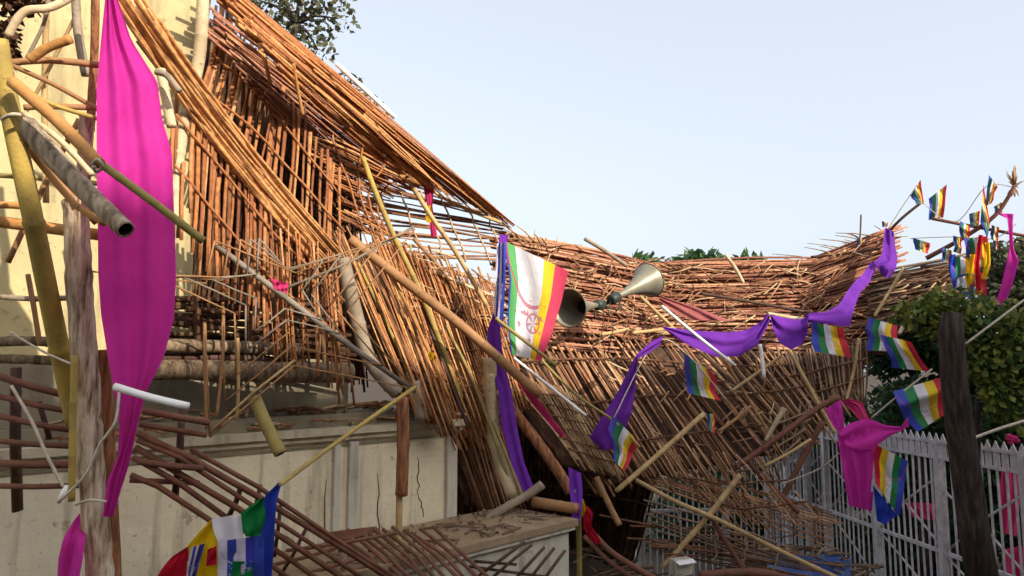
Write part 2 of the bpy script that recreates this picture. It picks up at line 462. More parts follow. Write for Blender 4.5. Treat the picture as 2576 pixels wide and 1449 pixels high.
# ------------------------------------------------------------------ poles
def pole(name, label, pts, wpx, mat, cat='pole', hollow=False, nodes=0, rough=0.0, group=None, n=10, taper=1.0, parent=None, sub=6):
    W = [P(*q) for q in pts]
    mb = MB(); P2, R2 = [], []
    N = (len(W) - 1) * sub
    rads = [wpx / 2 * q[2] / F for q in pts]
    for k in range(N + 1):
        t = k / N
        x = t * (len(W) - 1); i = min(int(x), len(W) - 2); f = x - i
        # catmull-rom for a natural bend
        p0, p1, p2, p3 = W[max(i - 1, 0)], W[i], W[i + 1], W[min(i + 2, len(W) - 1)]
        q = 0.5 * ((2 * p1) + (p2 - p0) * f + (2 * p0 - 5 * p1 + 4 * p2 - p3) * f * f + (3 * p1 - p0 - 3 * p2 + p3) * f ** 3)
        r = (rads[i] * (1 - f) + rads[i + 1] * f) * (1 + (taper - 1) * t)
        if nodes and k % max(1, N // nodes) == 0 and 0 < k < N: r *= 1.14
        r *= 1 + rg(rough)
        P2.append(q + Vector((rg(rough), rg(rough), rg(rough))) * r * 0.5); R2.append(r)
    if nodes:   # sharp rings: add a tight bead at each joint
        P3, R3 = [], []
        for k, (q, r) in enumerate(zip(P2, R2)):
            isn = nodes and k % max(1, N // nodes) == 0 and 0 < k < N
            if isn:
                d = (P2[k + 1] - P2[k - 1]).normalized()
                r0 = r / 1.14
                P3 += [q - d * r0 * 0.35, q, q + d * r0 * 0.35]; R3 += [r0, r, r0]
            else: P3.append(q); R3.append(r)
        P2, R2 = P3, R3
    mb.tube(P2, R2, n, not hollow)
    if hollow:
        d = (P2[-1] - P2[-2]).normalized()
        o = mb
        e, r = P2[-1], R2[-1]
        b0 = len(o.v) - n
        inner = len(o.v)
        for k in range(n): o.v.append(e + (o.v[b0 + k] - e) * 0.78)
        dp = len(o.v)
        for k in range(n): o.v.append(e - d * r * 3 + (o.v[b0 + k] - e) * 0.7)
        for k in range(n):
            k2 = (k + 1) % n
            o.f.append((b0 + k, b0 + k2, inner + k2, inner + k))
            o.f.append((inner + k, inner + k2, dp + k2, dp + k))
        o.f.append(tuple(dp + k for k in range(n)))
        o.f.append(tuple(reversed(range(n))))
        ob = mb.build(name, [mat, M['hole']], parent)
        nf = len(o.f)
        for i in range(nf - n * 2 - 2, nf - 1):
            if (i - (nf - n * 2 - 2)) % 2 == 1 or i == nf - 2: ob.data.polygons[i].material_index = 1
    else:
        ob = mb.build(name, mat, parent)
    return tag(ob, label, cat, group) if parent is None else ob

# ------------------------------------------------------------------ cloth
def sheet(mb, left, right, nu=14, nv=26, amp=0.04, folds=3.0, seed=0, crumple=0.01):
    Lp, Rp = [P(*q) for q in left], [P(*q) for q in right]
    rnd = random.Random(seed); ph = rnd.uniform(0, 6)
    rows = []
    for i in range(nv + 1):
        v = i / nv
        a, b = poly_at(Lp, v), poly_at(Rp, v)
        row = []
        for j in range(nu + 1):
            u = j / nu
            p = a.lerp(b, u)
            w = amp * math.sin(2 * math.pi * folds * u + ph + 1.3 * math.sin(v * 4 + ph)) * (0.35 + 0.65 * math.sin(math.pi * min(max(u, 0.0), 1.0)))
            w += crumple * math.sin(9 * v + 5 * u + ph) + rnd.uniform(-1, 1) * crumple * 0.25
            row.append(p + TOCAM(p) * w)
        rows.append(row)
    mb.grid(rows)
    return mb

def drape(name, label, left, right, mat, cat='cloth', parent=None, group=None, **kw):
    mb = MB(); sheet(mb, left, right, **kw)
    o = mb.build(name, mat, parent, uv=True)
    return tag(o, label, cat, group) if parent is None else o

def flag(label, tl, tr, br, bl, d, mat=None, amp=0.05, folds=1.6, seed=1, flip=False, group='striped festival flags'):
    """a small limp flag: its two side edges bend and the cloth between them ripples"""
    q = lambda p: (p[0], p[1], p[2] if len(p) > 2 else d)
    if flip: tl, tr, bl, br = tr, tl, br, bl
    rn_ = random.Random(seed * 7)
    sz = max(abs(tl[0] - br[0]), abs(tl[1] - br[1]))
    def edge(a, b):
        out = []
        for k in range(4):
            t = k / 3; w = sz * 0.07 * (0 if k == 0 else 1)
            out.append((a[0] + (b[0] - a[0]) * t + rn_.uniform(-w, w), a[1] + (b[1] - a[1]) * t + rn_.uniform(-w, w) * .6, d + rn_.uniform(-.4, .4) * sz * d / F))
        return out
    mb = MB(); szm = sz * d / F
    sheet(mb, edge(tl, bl), edge(tr, br), 22, 16, min(amp, szm * 0.16), folds, seed, szm * 0.02)
    o = mb.build('flag', mat or M['flag'], None, uv=True)
    return tag(o, label, 'flag', group)

# ================================================================== SETTING
g = MB()
rows = []
for i in range(41):
    row = []
    for j in range(41):
        x = -60 + 120 * j / 40; y = -20 + 140 * i / 40
        row.append(Vector((x, y, 0.05 * math.sin(x * 1.7) * math.cos(y * 1.3))))
    rows.append(row)
g.grid(rows)
tag(g.build('ground', M['soil']), kind='structure')
f = MB()
f.grid([[Vector((x * 400, y * 400, -0.25)) for x in range(-4, 5)] for y in range(-4, 5)])
tag(f.build('terrain', M['soil']), kind='structure')

# tall block behind the photographer on the right; its shade falls over the lower half of the place
hd = Vector((0.7071, -0.7071, 0)); al = Vector((0.7071, 0.7071, 0))
SHADE_H = 12.4
b0 = hd * 12 - al * 26
t = thing('apartment_block', b0 + al * 26, 'tall plain plastered block behind the viewpoint that shades the lower ruins', 'building')
mb = MB().box(b0, al * 52, hd * 8, Vector((0, 0, SHADE_H))); mb.build('wall', M['facade'], t, False)
mb = MB().box(b0 - hd * 0.15 + Vector((0, 0, SHADE_H + .003)), al * 52, hd * 8.3, Vector((0, 0, 0.25))); mb.build('roof', M['plaster_grey'], t, False)
for k in range(11):
    for s in range(3):
        o = b0 + al * (2 + 4.6 * k) - hd * 0.06 + Vector((0, 0, 1.2 + 3.6 * s))
        w = MB().box(o, al * 1.5, hd * 0.05, Vector((0, 0, 1.6))).build('window', M['white'], t, False)
        MB().box(o + al * .1 - hd * .02 + Vector((0, 0, .1)), al * 1.3, hd * 0.015, Vector((0, 0, 1.4))).build('pane', M['glass'], w, False)

# ---- cream pavilion on the left.  U runs along its front, away to the right
U = Vector((0.677, 0.736, 0)); NRM = Vector((0.736, -0.677, 0))   # NRM faces the camera
A0 = P(1150, 1082, 7.2)
def FW(s, h, out=0.0):        # point on the facade: s metres left of the right corner, h height above ground
    return Vector((A0.x, A0.y, 0)) - U * s + NRM * out + Vector((0, 0, h))
ZC = A0.z                     # underside of cornice
pv = thing('pavilion', FW(2.5, 0), 'low cream plastered pavilion with cornice under the collapsed reed roof', 'building')
MB().box(FW(7.0, 0), U * 7.0, -NRM * 3.0, Vector((0, 0, ZC))).build('wall', M['cream'], pv, False)
cn = MB()
cn.box(FW(7.0, ZC + .002, -.05), U * 7.03, NRM * 0.10, Vector((0, 0, 0.045)))
cn.box(FW(7.0, ZC + .049, -.06), U * 7.05, NRM * 0.15, Vector((0, 0, 0.06)))
cn.build('cornice', M['cornice'], pv, False)
MB().box(FW(6.99, ZC + .112, -3.0), U * 6.99, NRM * 2.96, Vector((0, 0, 0.10))).build('roof_slab', M['plaster_grey'], pv, False)
# upper parapet block, set back
MB().box(FW(3.9, ZC + .214, -.18), U * 2.75, -NRM * 0.25, Vector((0, 0, 0.46))).build('parapet', M['plaster_grey'], pv, False)
# pilasters at the right end
for s, wd in ((1.42, 0.06), (1.27, 0.09), (0.16, 0.13)):
    MB().box(FW(s, 1.4, 0.003), U * wd, NRM * 0.035, Vector((0, 0, ZC - 1.42))).build('pilaster', M['plaster_white'], pv, False)
MB().box(FW(6.99, ZC - .05, .004), U * 6.98, NRM * .012, Vector((0, 0, .018))).build('groove', M['plaster_grey'], pv, False)
# hairline cracks and drain marks as thin recessed strips
for a, b in (((0.9, 2.55), (0.75, 2.2)), ((0.5, 3.1), (0.48, 2.75)), ((0.48, 2.75), (0.42, 2.55)), ((0.75, 2.6), (0.55, 2.3)), ((1.47, 3.0), (1.45, 1.7)), ((1.36, 3.0), (1.30, 1.8)), ((0.95, 3.0), (0.92, 2.3)), ((3.1, 2.5), (3.02, 1.8)), ((3.45, 2.4), (3.4, 2.1)), ((2.3, 2.9), (1.75, 2.55))):
    cpts = []
    for k in range(9):
        t = k / 8; w_ = .018 if 0 < k < 8 else 0
        cpts.append(FW(a[0] + (b[0] - a[0]) * t + rg(w_), a[1] + (b[1] - a[1]) * t, .003))
    MB().tube(cpts, [.0015 + .0035 * math.sin(math.pi * (k + .5) / 9) for k in range(9)], 5).build('crack', M['hole'], pv)
# tower at the left
tw = thing('tower', FW(4.6, 0), 'tall yellowish cream wall rising at the upper left behind the poles', 'building')
MB().box(FW(8.2, ZC + .22, -.4), U * 5.72, -NRM * 2.0, Vector((0, 0, 3.6))).build('wall', M['cream_light'], tw, False)
MB().box(FW(8.2, ZC + .80, -.397), U * 3.6, NRM * 0.06, Vector((0, 0, 0.10))).build('string_course', M['cream_light'], tw, False)
MB().box(FW(8.2, ZC + 2.1, -.397), U * 3.6, NRM * 0.05, Vector((0, 0, 0.08))).build('string_course', M['cream_light'], tw, False)
MB().box(FW(2.249, ZC + .22, -1.0), U * .9, -NRM * .3, Vector((0, 0, 1.0))).build('wall', M['cream_light'], tw, False)
# low block in front with rusty top
E = P(1430, 1305, 6.9)
bx = thing('low_block', Vector((E.x, E.y, 0)), 'whitewashed low block with rust stained sloping top before the pavilion', 'building')
top_z = E.z
def BX(s, h, out=0.0): return Vector((E.x, E.y, 0)) - U * s + NRM * out + Vector((0, 0, h))
MB().box(BX(3.4, 0), U * 3.4, -NRM * 0.86, Vector((0, 0, top_z - .1))).build('wall', M['plaster_white'], bx, False)
MB().box(BX(3.4, top_z - .098, .0), U * 3.44, NRM * .05, Vector((0, 0, .035))).build('moulding', M['plaster_white'], bx, False)
MB().box(BX(3.4, top_z - .06, -.86), U * 3.46, NRM * .93, Vector((0, 0, .06))).build('ledge', M['rusty'], bx, False)

# ================================================================== ROOF MATS
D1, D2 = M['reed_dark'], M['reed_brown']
# lower left lattice under the diagonal cane bundle
reed_mat('reed_mat', 'large orange lattice of upright cane strips hanging below the thick diagonal bundle',
         [(440, 175, 4.7), (560, 320, 4.95), (700, 490, 5.3), (845, 660, 5.6)], [(430, 560, 4.6), (540, 690, 4.9), (700, 880, 5.3), (890, 985, 5.6)],
         44, 0.03, M['reed_orange'], (0.3, 0.62), M['reed_orange'], 0.018, jit=0.5, over=0.05, layers=1, short=0.15, gap=0.03)
reed_mat('reed_mat', 'orange lattice of slanting cane strips above the thick diagonal bundle',
         [(548, 60, 5.5), (640, 150, 5.8), (730, 260, 6.1), (860, 440, 6.4)], [(455, 330, 5.2), (580, 400, 5.5), (710, 520, 5.9), (860, 680, 6.2)],
         32, 0.036, M['reed_orange'], (0.3, 0.62), M['reed_orange'], 0.02, jit=0.45, over=0.04, gap=0.03)
# roof slope over it: upper layer and shaded lower layer
reed_mat('reed_mat', 'long golden cane strips forming the top edge of the roof under the leafy branch',
         [(570, -40, 5.9), (590, 5, 5.75), (625, 75, 5.65)], [(1290, 562, 9.6), (1215, 520, 9.3), (1110, 470, 8.9)],
         44, 0.036, M['reed_gold'], (), jit=0.5, over=0.03, short=0.75, layers=2, sag=0.012, segs=7)
reed_mat('reed_mat', 'short golden top layer bulging over the roof edge by the white tube',
         [(585, -25, 5.65), (610, 30, 5.6), (650, 90, 5.55)], [(912, 250, 7.4), (900, 275, 7.3), (880, 310, 7.1)],
         22, 0.034, M['reed_gold'], (), short=0.5, layers=2, sag=0.012, over=0.05)
reed_mat('reed_mat', 'purplish brown shaded mat tucked under the golden roof edge',
         [(590, 70, 5.5), (610, 150, 5.55), (690, 255, 5.7)], [(1085, 455, 8.6), (985, 440, 8.3), (880, 440, 7.9)],
         54, 0.026, M['reed_red'], (0.3, 0.55, 0.8), M['reed_brown'], 0.022, jit=0.5, short=0.45, sag=0.012, layers=2)
reed_mat('reed_mat', 'golden cane layer slipping below the roof edge beside the netting',
         [(655, 60, 5.35), (690, 120, 5.35), (735, 195, 5.45)], [(1125, 480, 8.3), (1070, 455, 8.1), (1000, 425, 7.8)],
         22, 0.034, M['reed_gold'], (), jit=0.5, short=0.75, layers=2, sag=0.02)
reed_mat('reed_mat', 'ragged brown slats filling the corner between the golden layers and the net',
         [(735, 290, 6.5), (790, 380, 6.5), (850, 470, 6.6), (870, 560, 6.7)], [(1090, 470, 8.7), (1010, 480, 8.5), (950, 520, 8.3), (1010, 640, 8.0)],
         58, 0.026, M['reed_orange'], (0.2, 0.4, 0.6, 0.8), M['reed_orange'], 0.022, jit=0.5, short=0.6, gap=0.05, sag=0.02)
# valley mat behind, coloured dark to paint the shade in the lattice gaps
reed_mat('reed_mat', 'inner mat coloured dark as shade seen through gaps of the orange lattices',
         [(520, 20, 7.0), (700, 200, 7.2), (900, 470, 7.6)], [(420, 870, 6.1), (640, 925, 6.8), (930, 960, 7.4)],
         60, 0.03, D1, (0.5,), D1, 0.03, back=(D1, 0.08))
reed_mat('reed_mat', 'level slats coloured dark as shade before the sunlit yellow wall remains under the lattice',
         [(380, 740, 5.35), (390, 900, 5.3)], [(860, 760, 6.2), (880, 950, 6.2)], 15, 0.05, D1, (0.2, 0.45, 0.6, 0.85), D1, 0.05, jit=0.5, gap=0.12, short=0.5, sag=0.03, layers=2)  # slats kept this dark to paint the shaded gap under the lattice
# netting with sky behind
reed_mat('reed_net', 'see-through net of thin level reeds with white sky behind it',
         [(850, 425, 8.4), (870, 530, 8.3), (900, 650, 8.2)], [(1235, 528, 9.6), (1270, 590, 9.7), (1300, 665, 9.6)],
         23, 0.036, M['reed_brown'], (0.1, 0.22, 0.36, 0.5, 0.63, 0.8, 0.92), M['reed_tan'], 0.026, jit=0.5, over=0.03, gap=0.06, sag=0.02, depth=0.02, short=0.35)
reed_mat('reed_mat', 'ragged tan reeds between the netting and the big striped flag',
         [(960, 600, 8.2), (1010, 680, 8.0), (1010, 760, 8.0)], [(1250, 690, 9.2), (1260, 760, 9.0), (1255, 860, 8.8)],
         24, 0.03, M['reed_tan'], (0.2, 0.5, 0.8), M['bamboo_tan'], 0.03, short=0.5, gap=0.2, sag=0.03)
# central fan
reed_mat('reed_mat', 'brown cane fan sweeping down from the netting to the pavilion corner',
         [(835, 600, 6.6), (900, 640, 6.7), (985, 690, 7.0)], [(1010, 985, 6.6), (1070, 1030, 6.6), (1150, 1090, 6.8)],
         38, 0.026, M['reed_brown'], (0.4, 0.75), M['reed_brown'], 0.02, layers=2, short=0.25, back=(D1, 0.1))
reed_mat('reed_mat', 'reddish cane strips fanning left of the purple hanging cloth',
         [(940, 600, 7.4), (1080, 660, 7.9), (1240, 720, 8.7)], [(1130, 1085, 7.0), (1225, 1080, 7.5), (1330, 1000, 8.2)],
         58, 0.026, M['reed_orange'], (0.3, 0.55, 0.8), M['reed_brown'], 0.022, layers=2, short=0.3, back=(D1, 0.1))
reed_mat('reed_mat', 'dark slanting strips dropping to the rusty ledge beside the cream corner',
         [(1060, 900, 7.5), (1150, 930, 7.8), (1235, 960, 8.1)], [(1200, 1270, 7.5), (1250, 1285, 7.6), (1330, 1240, 7.8)],
         30, 0.026, D2, (0.5,), D1, 0.03, short=0.3, back=(D1, 0.12))
reed_mat('reed_mat', 'thin broken cane curtain hanging between the star frame and the logs',
         [(660, 560, 5.2), (760, 600, 5.3), (850, 640, 5.5)], [(690, 940, 5.2), (770, 900, 5.3), (880, 990, 5.5)],
         16, 0.016, M['reed_orange'], (), short=0.5, gap=0.1, sag=0.02)
reed_mat('reed_mat', 'loose golden canes streaming over the fan toward the white post',
         [(850, 600, 6.3), (1000, 650, 7.0), (1240, 760, 8.3)], [(1020, 1000, 6.3), (1140, 1060, 6.7), (1330, 1020, 7.9)],
         44, 0.022, M['reed_gold'], (), short=0.7, gap=0.1, sag=0.015)
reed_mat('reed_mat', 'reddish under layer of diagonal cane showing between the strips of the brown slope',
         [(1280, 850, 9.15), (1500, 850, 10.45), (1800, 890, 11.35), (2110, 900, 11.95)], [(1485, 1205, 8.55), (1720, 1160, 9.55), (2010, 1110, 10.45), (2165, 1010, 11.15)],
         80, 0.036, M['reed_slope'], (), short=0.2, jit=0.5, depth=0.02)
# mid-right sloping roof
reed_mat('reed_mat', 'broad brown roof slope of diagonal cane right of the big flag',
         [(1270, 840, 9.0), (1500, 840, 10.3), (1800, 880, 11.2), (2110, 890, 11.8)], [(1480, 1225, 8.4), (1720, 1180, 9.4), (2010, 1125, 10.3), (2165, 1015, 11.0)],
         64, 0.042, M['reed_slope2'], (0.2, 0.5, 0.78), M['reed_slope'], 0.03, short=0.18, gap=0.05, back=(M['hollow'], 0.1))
reed_mat('reed_mat', 'tangled fine mesh of cane below the long white stick',
         [(1290, 960, 8.3), (1380, 970, 8.6), (1460, 1000, 8.9)], [(1440, 1150, 8.0), (1500, 1175, 8.2), (1560, 1190, 8.5)],
         34, 0.02, M['reed_tan'], (0.15, 0.3, 0.45, 0.6, 0.75, 0.9), M['reed_brown'], 0.018, sag=0.03, back=(D1, 0.12))
reed_mat('reed_mat', 'blackish mat added as painted shade in the hollow under the fallen roof',
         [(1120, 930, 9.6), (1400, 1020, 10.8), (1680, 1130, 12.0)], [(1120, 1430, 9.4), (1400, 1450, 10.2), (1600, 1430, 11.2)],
         70, 0.035, D1, (0.5,), D1, 0.03, short=0.3, layers=2, back=(D1, 0.1))  # mat added so its dark colour gives the shade beneath the roof
reed_mat('reed_grid', 'broken lower grid of rods spilling to the debris before the back railing',
         [(1640, 1262, 9.0), (1655, 1320, 8.9), (1665, 1385, 8.8)], [(2010, 1385, 9.3), (2000, 1430, 9.2), (1985, 1475, 9.1)],
         10, 0.03, M['reed_grey'], (0.15, 0.4, 0.62, 0.85), M['reed_grey'], 0.026, jit=0.5, short=0.5, gap=0.1, sag=0.03)
reed_mat('reed_mat', 'torn cane scrap hanging below the brown slope over the open grid',
         [(1660, 1140, 9.5), (1780, 1150, 9.7), (1930, 1150, 9.9)], [(1800, 1300, 9.2), (1900, 1330, 9.4), (2060, 1300, 9.7)],
         24, 0.03, M['reed_slope2'], (0.4, 0.75), M['reed_slope'], 0.026, short=0.6, gap=0.1, sag=0.04)
reed_mat('reed_mat', 'scattered cane lying over the debris under the open grid',
         [(1560, 1300, 8.8), (1640, 1360, 8.8), (1700, 1400, 8.8)], [(1960, 1340, 9.5), (2020, 1420, 9.4), (2080, 1460, 9.3)],
         14, 0.028, M['reed_brown'], (), short=0.7, sag=0.04, jit=0.5)
# ridge thatch
reed_mat('thatch_section', 'reddish thatch falling from the ridge around the horn loudspeakers',
         [(1285, 590, 9.9), (1290, 700, 9.6), (1310, 870, 9.2)], [(1660, 665, 12.2), (1670, 760, 11.6), (1640, 900, 10.8)],
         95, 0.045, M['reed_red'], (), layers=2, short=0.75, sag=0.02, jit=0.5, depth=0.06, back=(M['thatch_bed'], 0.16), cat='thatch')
reed_mat('thatch_section', 'long level reddish thatch beyond the loudspeakers under distant treetops',
         [(1560, 668, 12.2), (1580, 770, 11.8), (1600, 890, 11.2)], [(2130, 650, 13.0), (2140, 760, 12.6), (2150, 900, 12.0)],
         110, 0.05, M['reed_red'], (), layers=2, short=0.8, sag=0.015, jit=0.5, depth=0.07, back=(M['thatch_bed'], 0.18), cat='thatch')
reed_mat('thatch_section', 'thatch peak rising to a point at the right end of the ridge',
         [(1990, 668, 12.9), (2020, 760, 12.4), (2040, 880, 12.0)], [(2243, 566, 12.7), (2250, 700, 12.3), (2255, 880, 11.9)],
         90, 0.045, M['reed_red'], (), layers=2, short=0.7, sag=0.015, jit=0.5, depth=0.06, back=(M['thatch_bed'], 0.16), cat='thatch')
reed_mat('thatch_section', 'greyish tattered thatch hanging above the dark trunk',
         [(2200, 690, 12.2), (2190, 780, 11.9), (2190, 860, 11.6)], [(2440, 640, 11.6), (2420, 730, 11.2), (2330, 790, 11.0)],
         60, 0.045, M['reed_grey'], (), layers=2, short=0.7, sag=0.02, jit=0.5, depth=0.06, back=(M['thatch_bed'], 0.14), cat='thatch')
reed_mat('reed_mat', 'shaded lattice corner of the roof dropping behind the pink knotted cloth',
         [(1880, 890, 11.4), (2020, 890, 11.4), (2180, 860, 11.4)], [(1970, 1160, 10.6), (2060, 1060, 10.8), (2180, 1010, 11.0)],
         40, 0.032, M['reed_grey'], (0.3, 0.6), M['reed_brown'], 0.03, short=0.3, back=(D1, 0.1))
reed_mat('reed_grid', 'open grid of thin rods lying across the railing at lower right',
         [(1560, 1130, 9.4), (1575, 1165, 9.3), (1590, 1205, 9.1)], [(2090, 1285, 10.2), (2090, 1325, 10.0), (2085, 1378, 9.7)],
         13, 0.034, M['reed_slope2'], (0.08, 0.2, 0.32, 0.44, 0.56, 0.68, 0.8, 0.92), M['reed_brown'], 0.024, jit=0.2, sag=0.006, depth=0.012)
reed_mat('reed_mat', 'coarse dark mesh of crossed cane in front of the railing',
         [(1780, 1060, 10.4), (1900, 1060, 10.5), (2060, 1010, 10.6)], [(1850, 1230, 9.9), (1950, 1200, 10.0), (2000, 1130, 10.3)],
         20, 0.03, M['reed_grey'], (0.2, 0.4, 0.6, 0.8), M['reed_grey'], 0.03, gap=0.1, sag=0.02)

# thick diagonal bundle of split cane
Tb = thing('cane_bundle', P(560, 300, 4.7), 'thick orange bundle of split cane running diagonally from the top left', 'bundle')
for k in range(16):
    o = (k - 7.5) / 7.5
    t0 = random.uniform(-0.05, 0.12) if k > 6 else -0.05
    pts = []
    for s in range(8):
        t = t0 + (1.0 + rg(0.03) - t0) * s / 7
        x = 318 + (828 - 318) * t + o * 34 * 0.8; y = -10 + (655 + 10) * t - o * 34 * 0.62
        x += -22 * math.sin(math.pi * t); 
        pts.append(P(x + rg(1.2), y + rg(1.2), 4.15 + 1.35 * t + rg(0.02)))
    MB().tube(pts, [0.016 * random.uniform(.8, 1.25)] * 8, 6, True, 0.6).build('cane', M['reed_gold'], Tb)

# loose short reeds littering the thatch
lr = MB()
def litter(n, quad, ln, w):
    Q = [P(*q) for q in quad]
    for i in range(n):
        u, v = random.random(), random.random()
        c = Q[0].lerp(Q[1], u).lerp(Q[3].lerp(Q[2], u), v)
        a = random.gauss(-0.1, 0.5)
        ex = (Q[1] - Q[0]).normalized(); ey = (Q[3] - Q[0]).normalized()
        d = (ex * math.cos(a) + ey * math.sin(a)) * ln * random.uniform(0.4, 1.4) + TOCAM(c) * rg(0.12)
        c = c + TOCAM(c) * random.uniform(0.05, 0.16)
        lr.tube([c - d / 2, c + d * 0.05 + Vector((0, 0, rg(0.02))), c + d / 2], w / 2 * random.uniform(0.6, 1.4), 5)
litter(150, [(1300, 600, 9.7), (1640, 670, 12), (1650, 850, 11), (1330, 850, 9.2)], 0.4, 0.02)
litter(190, [(1600, 670, 12), (2130, 655, 13), (2130, 860, 12), (1640, 860, 11)], 0.5, 0.022)
litter(60, [(2050, 650, 12.6), (2240, 590, 12.5), (2240, 850, 11.8), (2060, 850, 11.9)], 0.4, 0.02)
litter(50, [(2200, 700, 12), (2430, 660, 11.4), (2400, 760, 11), (2200, 840, 11.6)], 0.4, 0.02)
litter(60, [(900, 600, 7.2), (1250, 700, 8.6), (1300, 1000, 8), (1050, 950, 7)], 0.3, 0.014)
litter(35, [(1400, 880, 9.4), (2050, 900, 11.4), (1950, 1100, 10.4), (1550, 1160, 8.8)], 0.4, 0.02)
tag(lr.build('loose_reeds', M['reed_mix']), 'scattered short brown reeds lying all over the thatch', 'reeds', kind='stuff')
# frayed ends standing along the ridge
fr = MB()
ridge = [P(*q) for q in ((1300, 590, 9.8), (1420, 625, 10.5), (1560, 665, 12), (1700, 668, 12.3), (1850, 680, 12.6), (1990, 670, 12.9), (2110, 645, 13), (2230, 580, 12.7))]
for i in range(130):
    c = poly_at(ridge, random.random() ** 1.3) + Vector((rg(.05), rg(.25), -0.08))
    d = Vector((random.gauss(-0.25, .3), rg(.2), random.uniform(0.0, 0.22)))
    fr.tube([c, c + d * .6 + Vector((0, 0, .02)), c + d], [.014, .011, .005], 4)
tag(fr.build('frayed_reeds', M['reed_tan']), 'frayed reed ends bristling along the ridge line', 'reeds', kind='stuff')

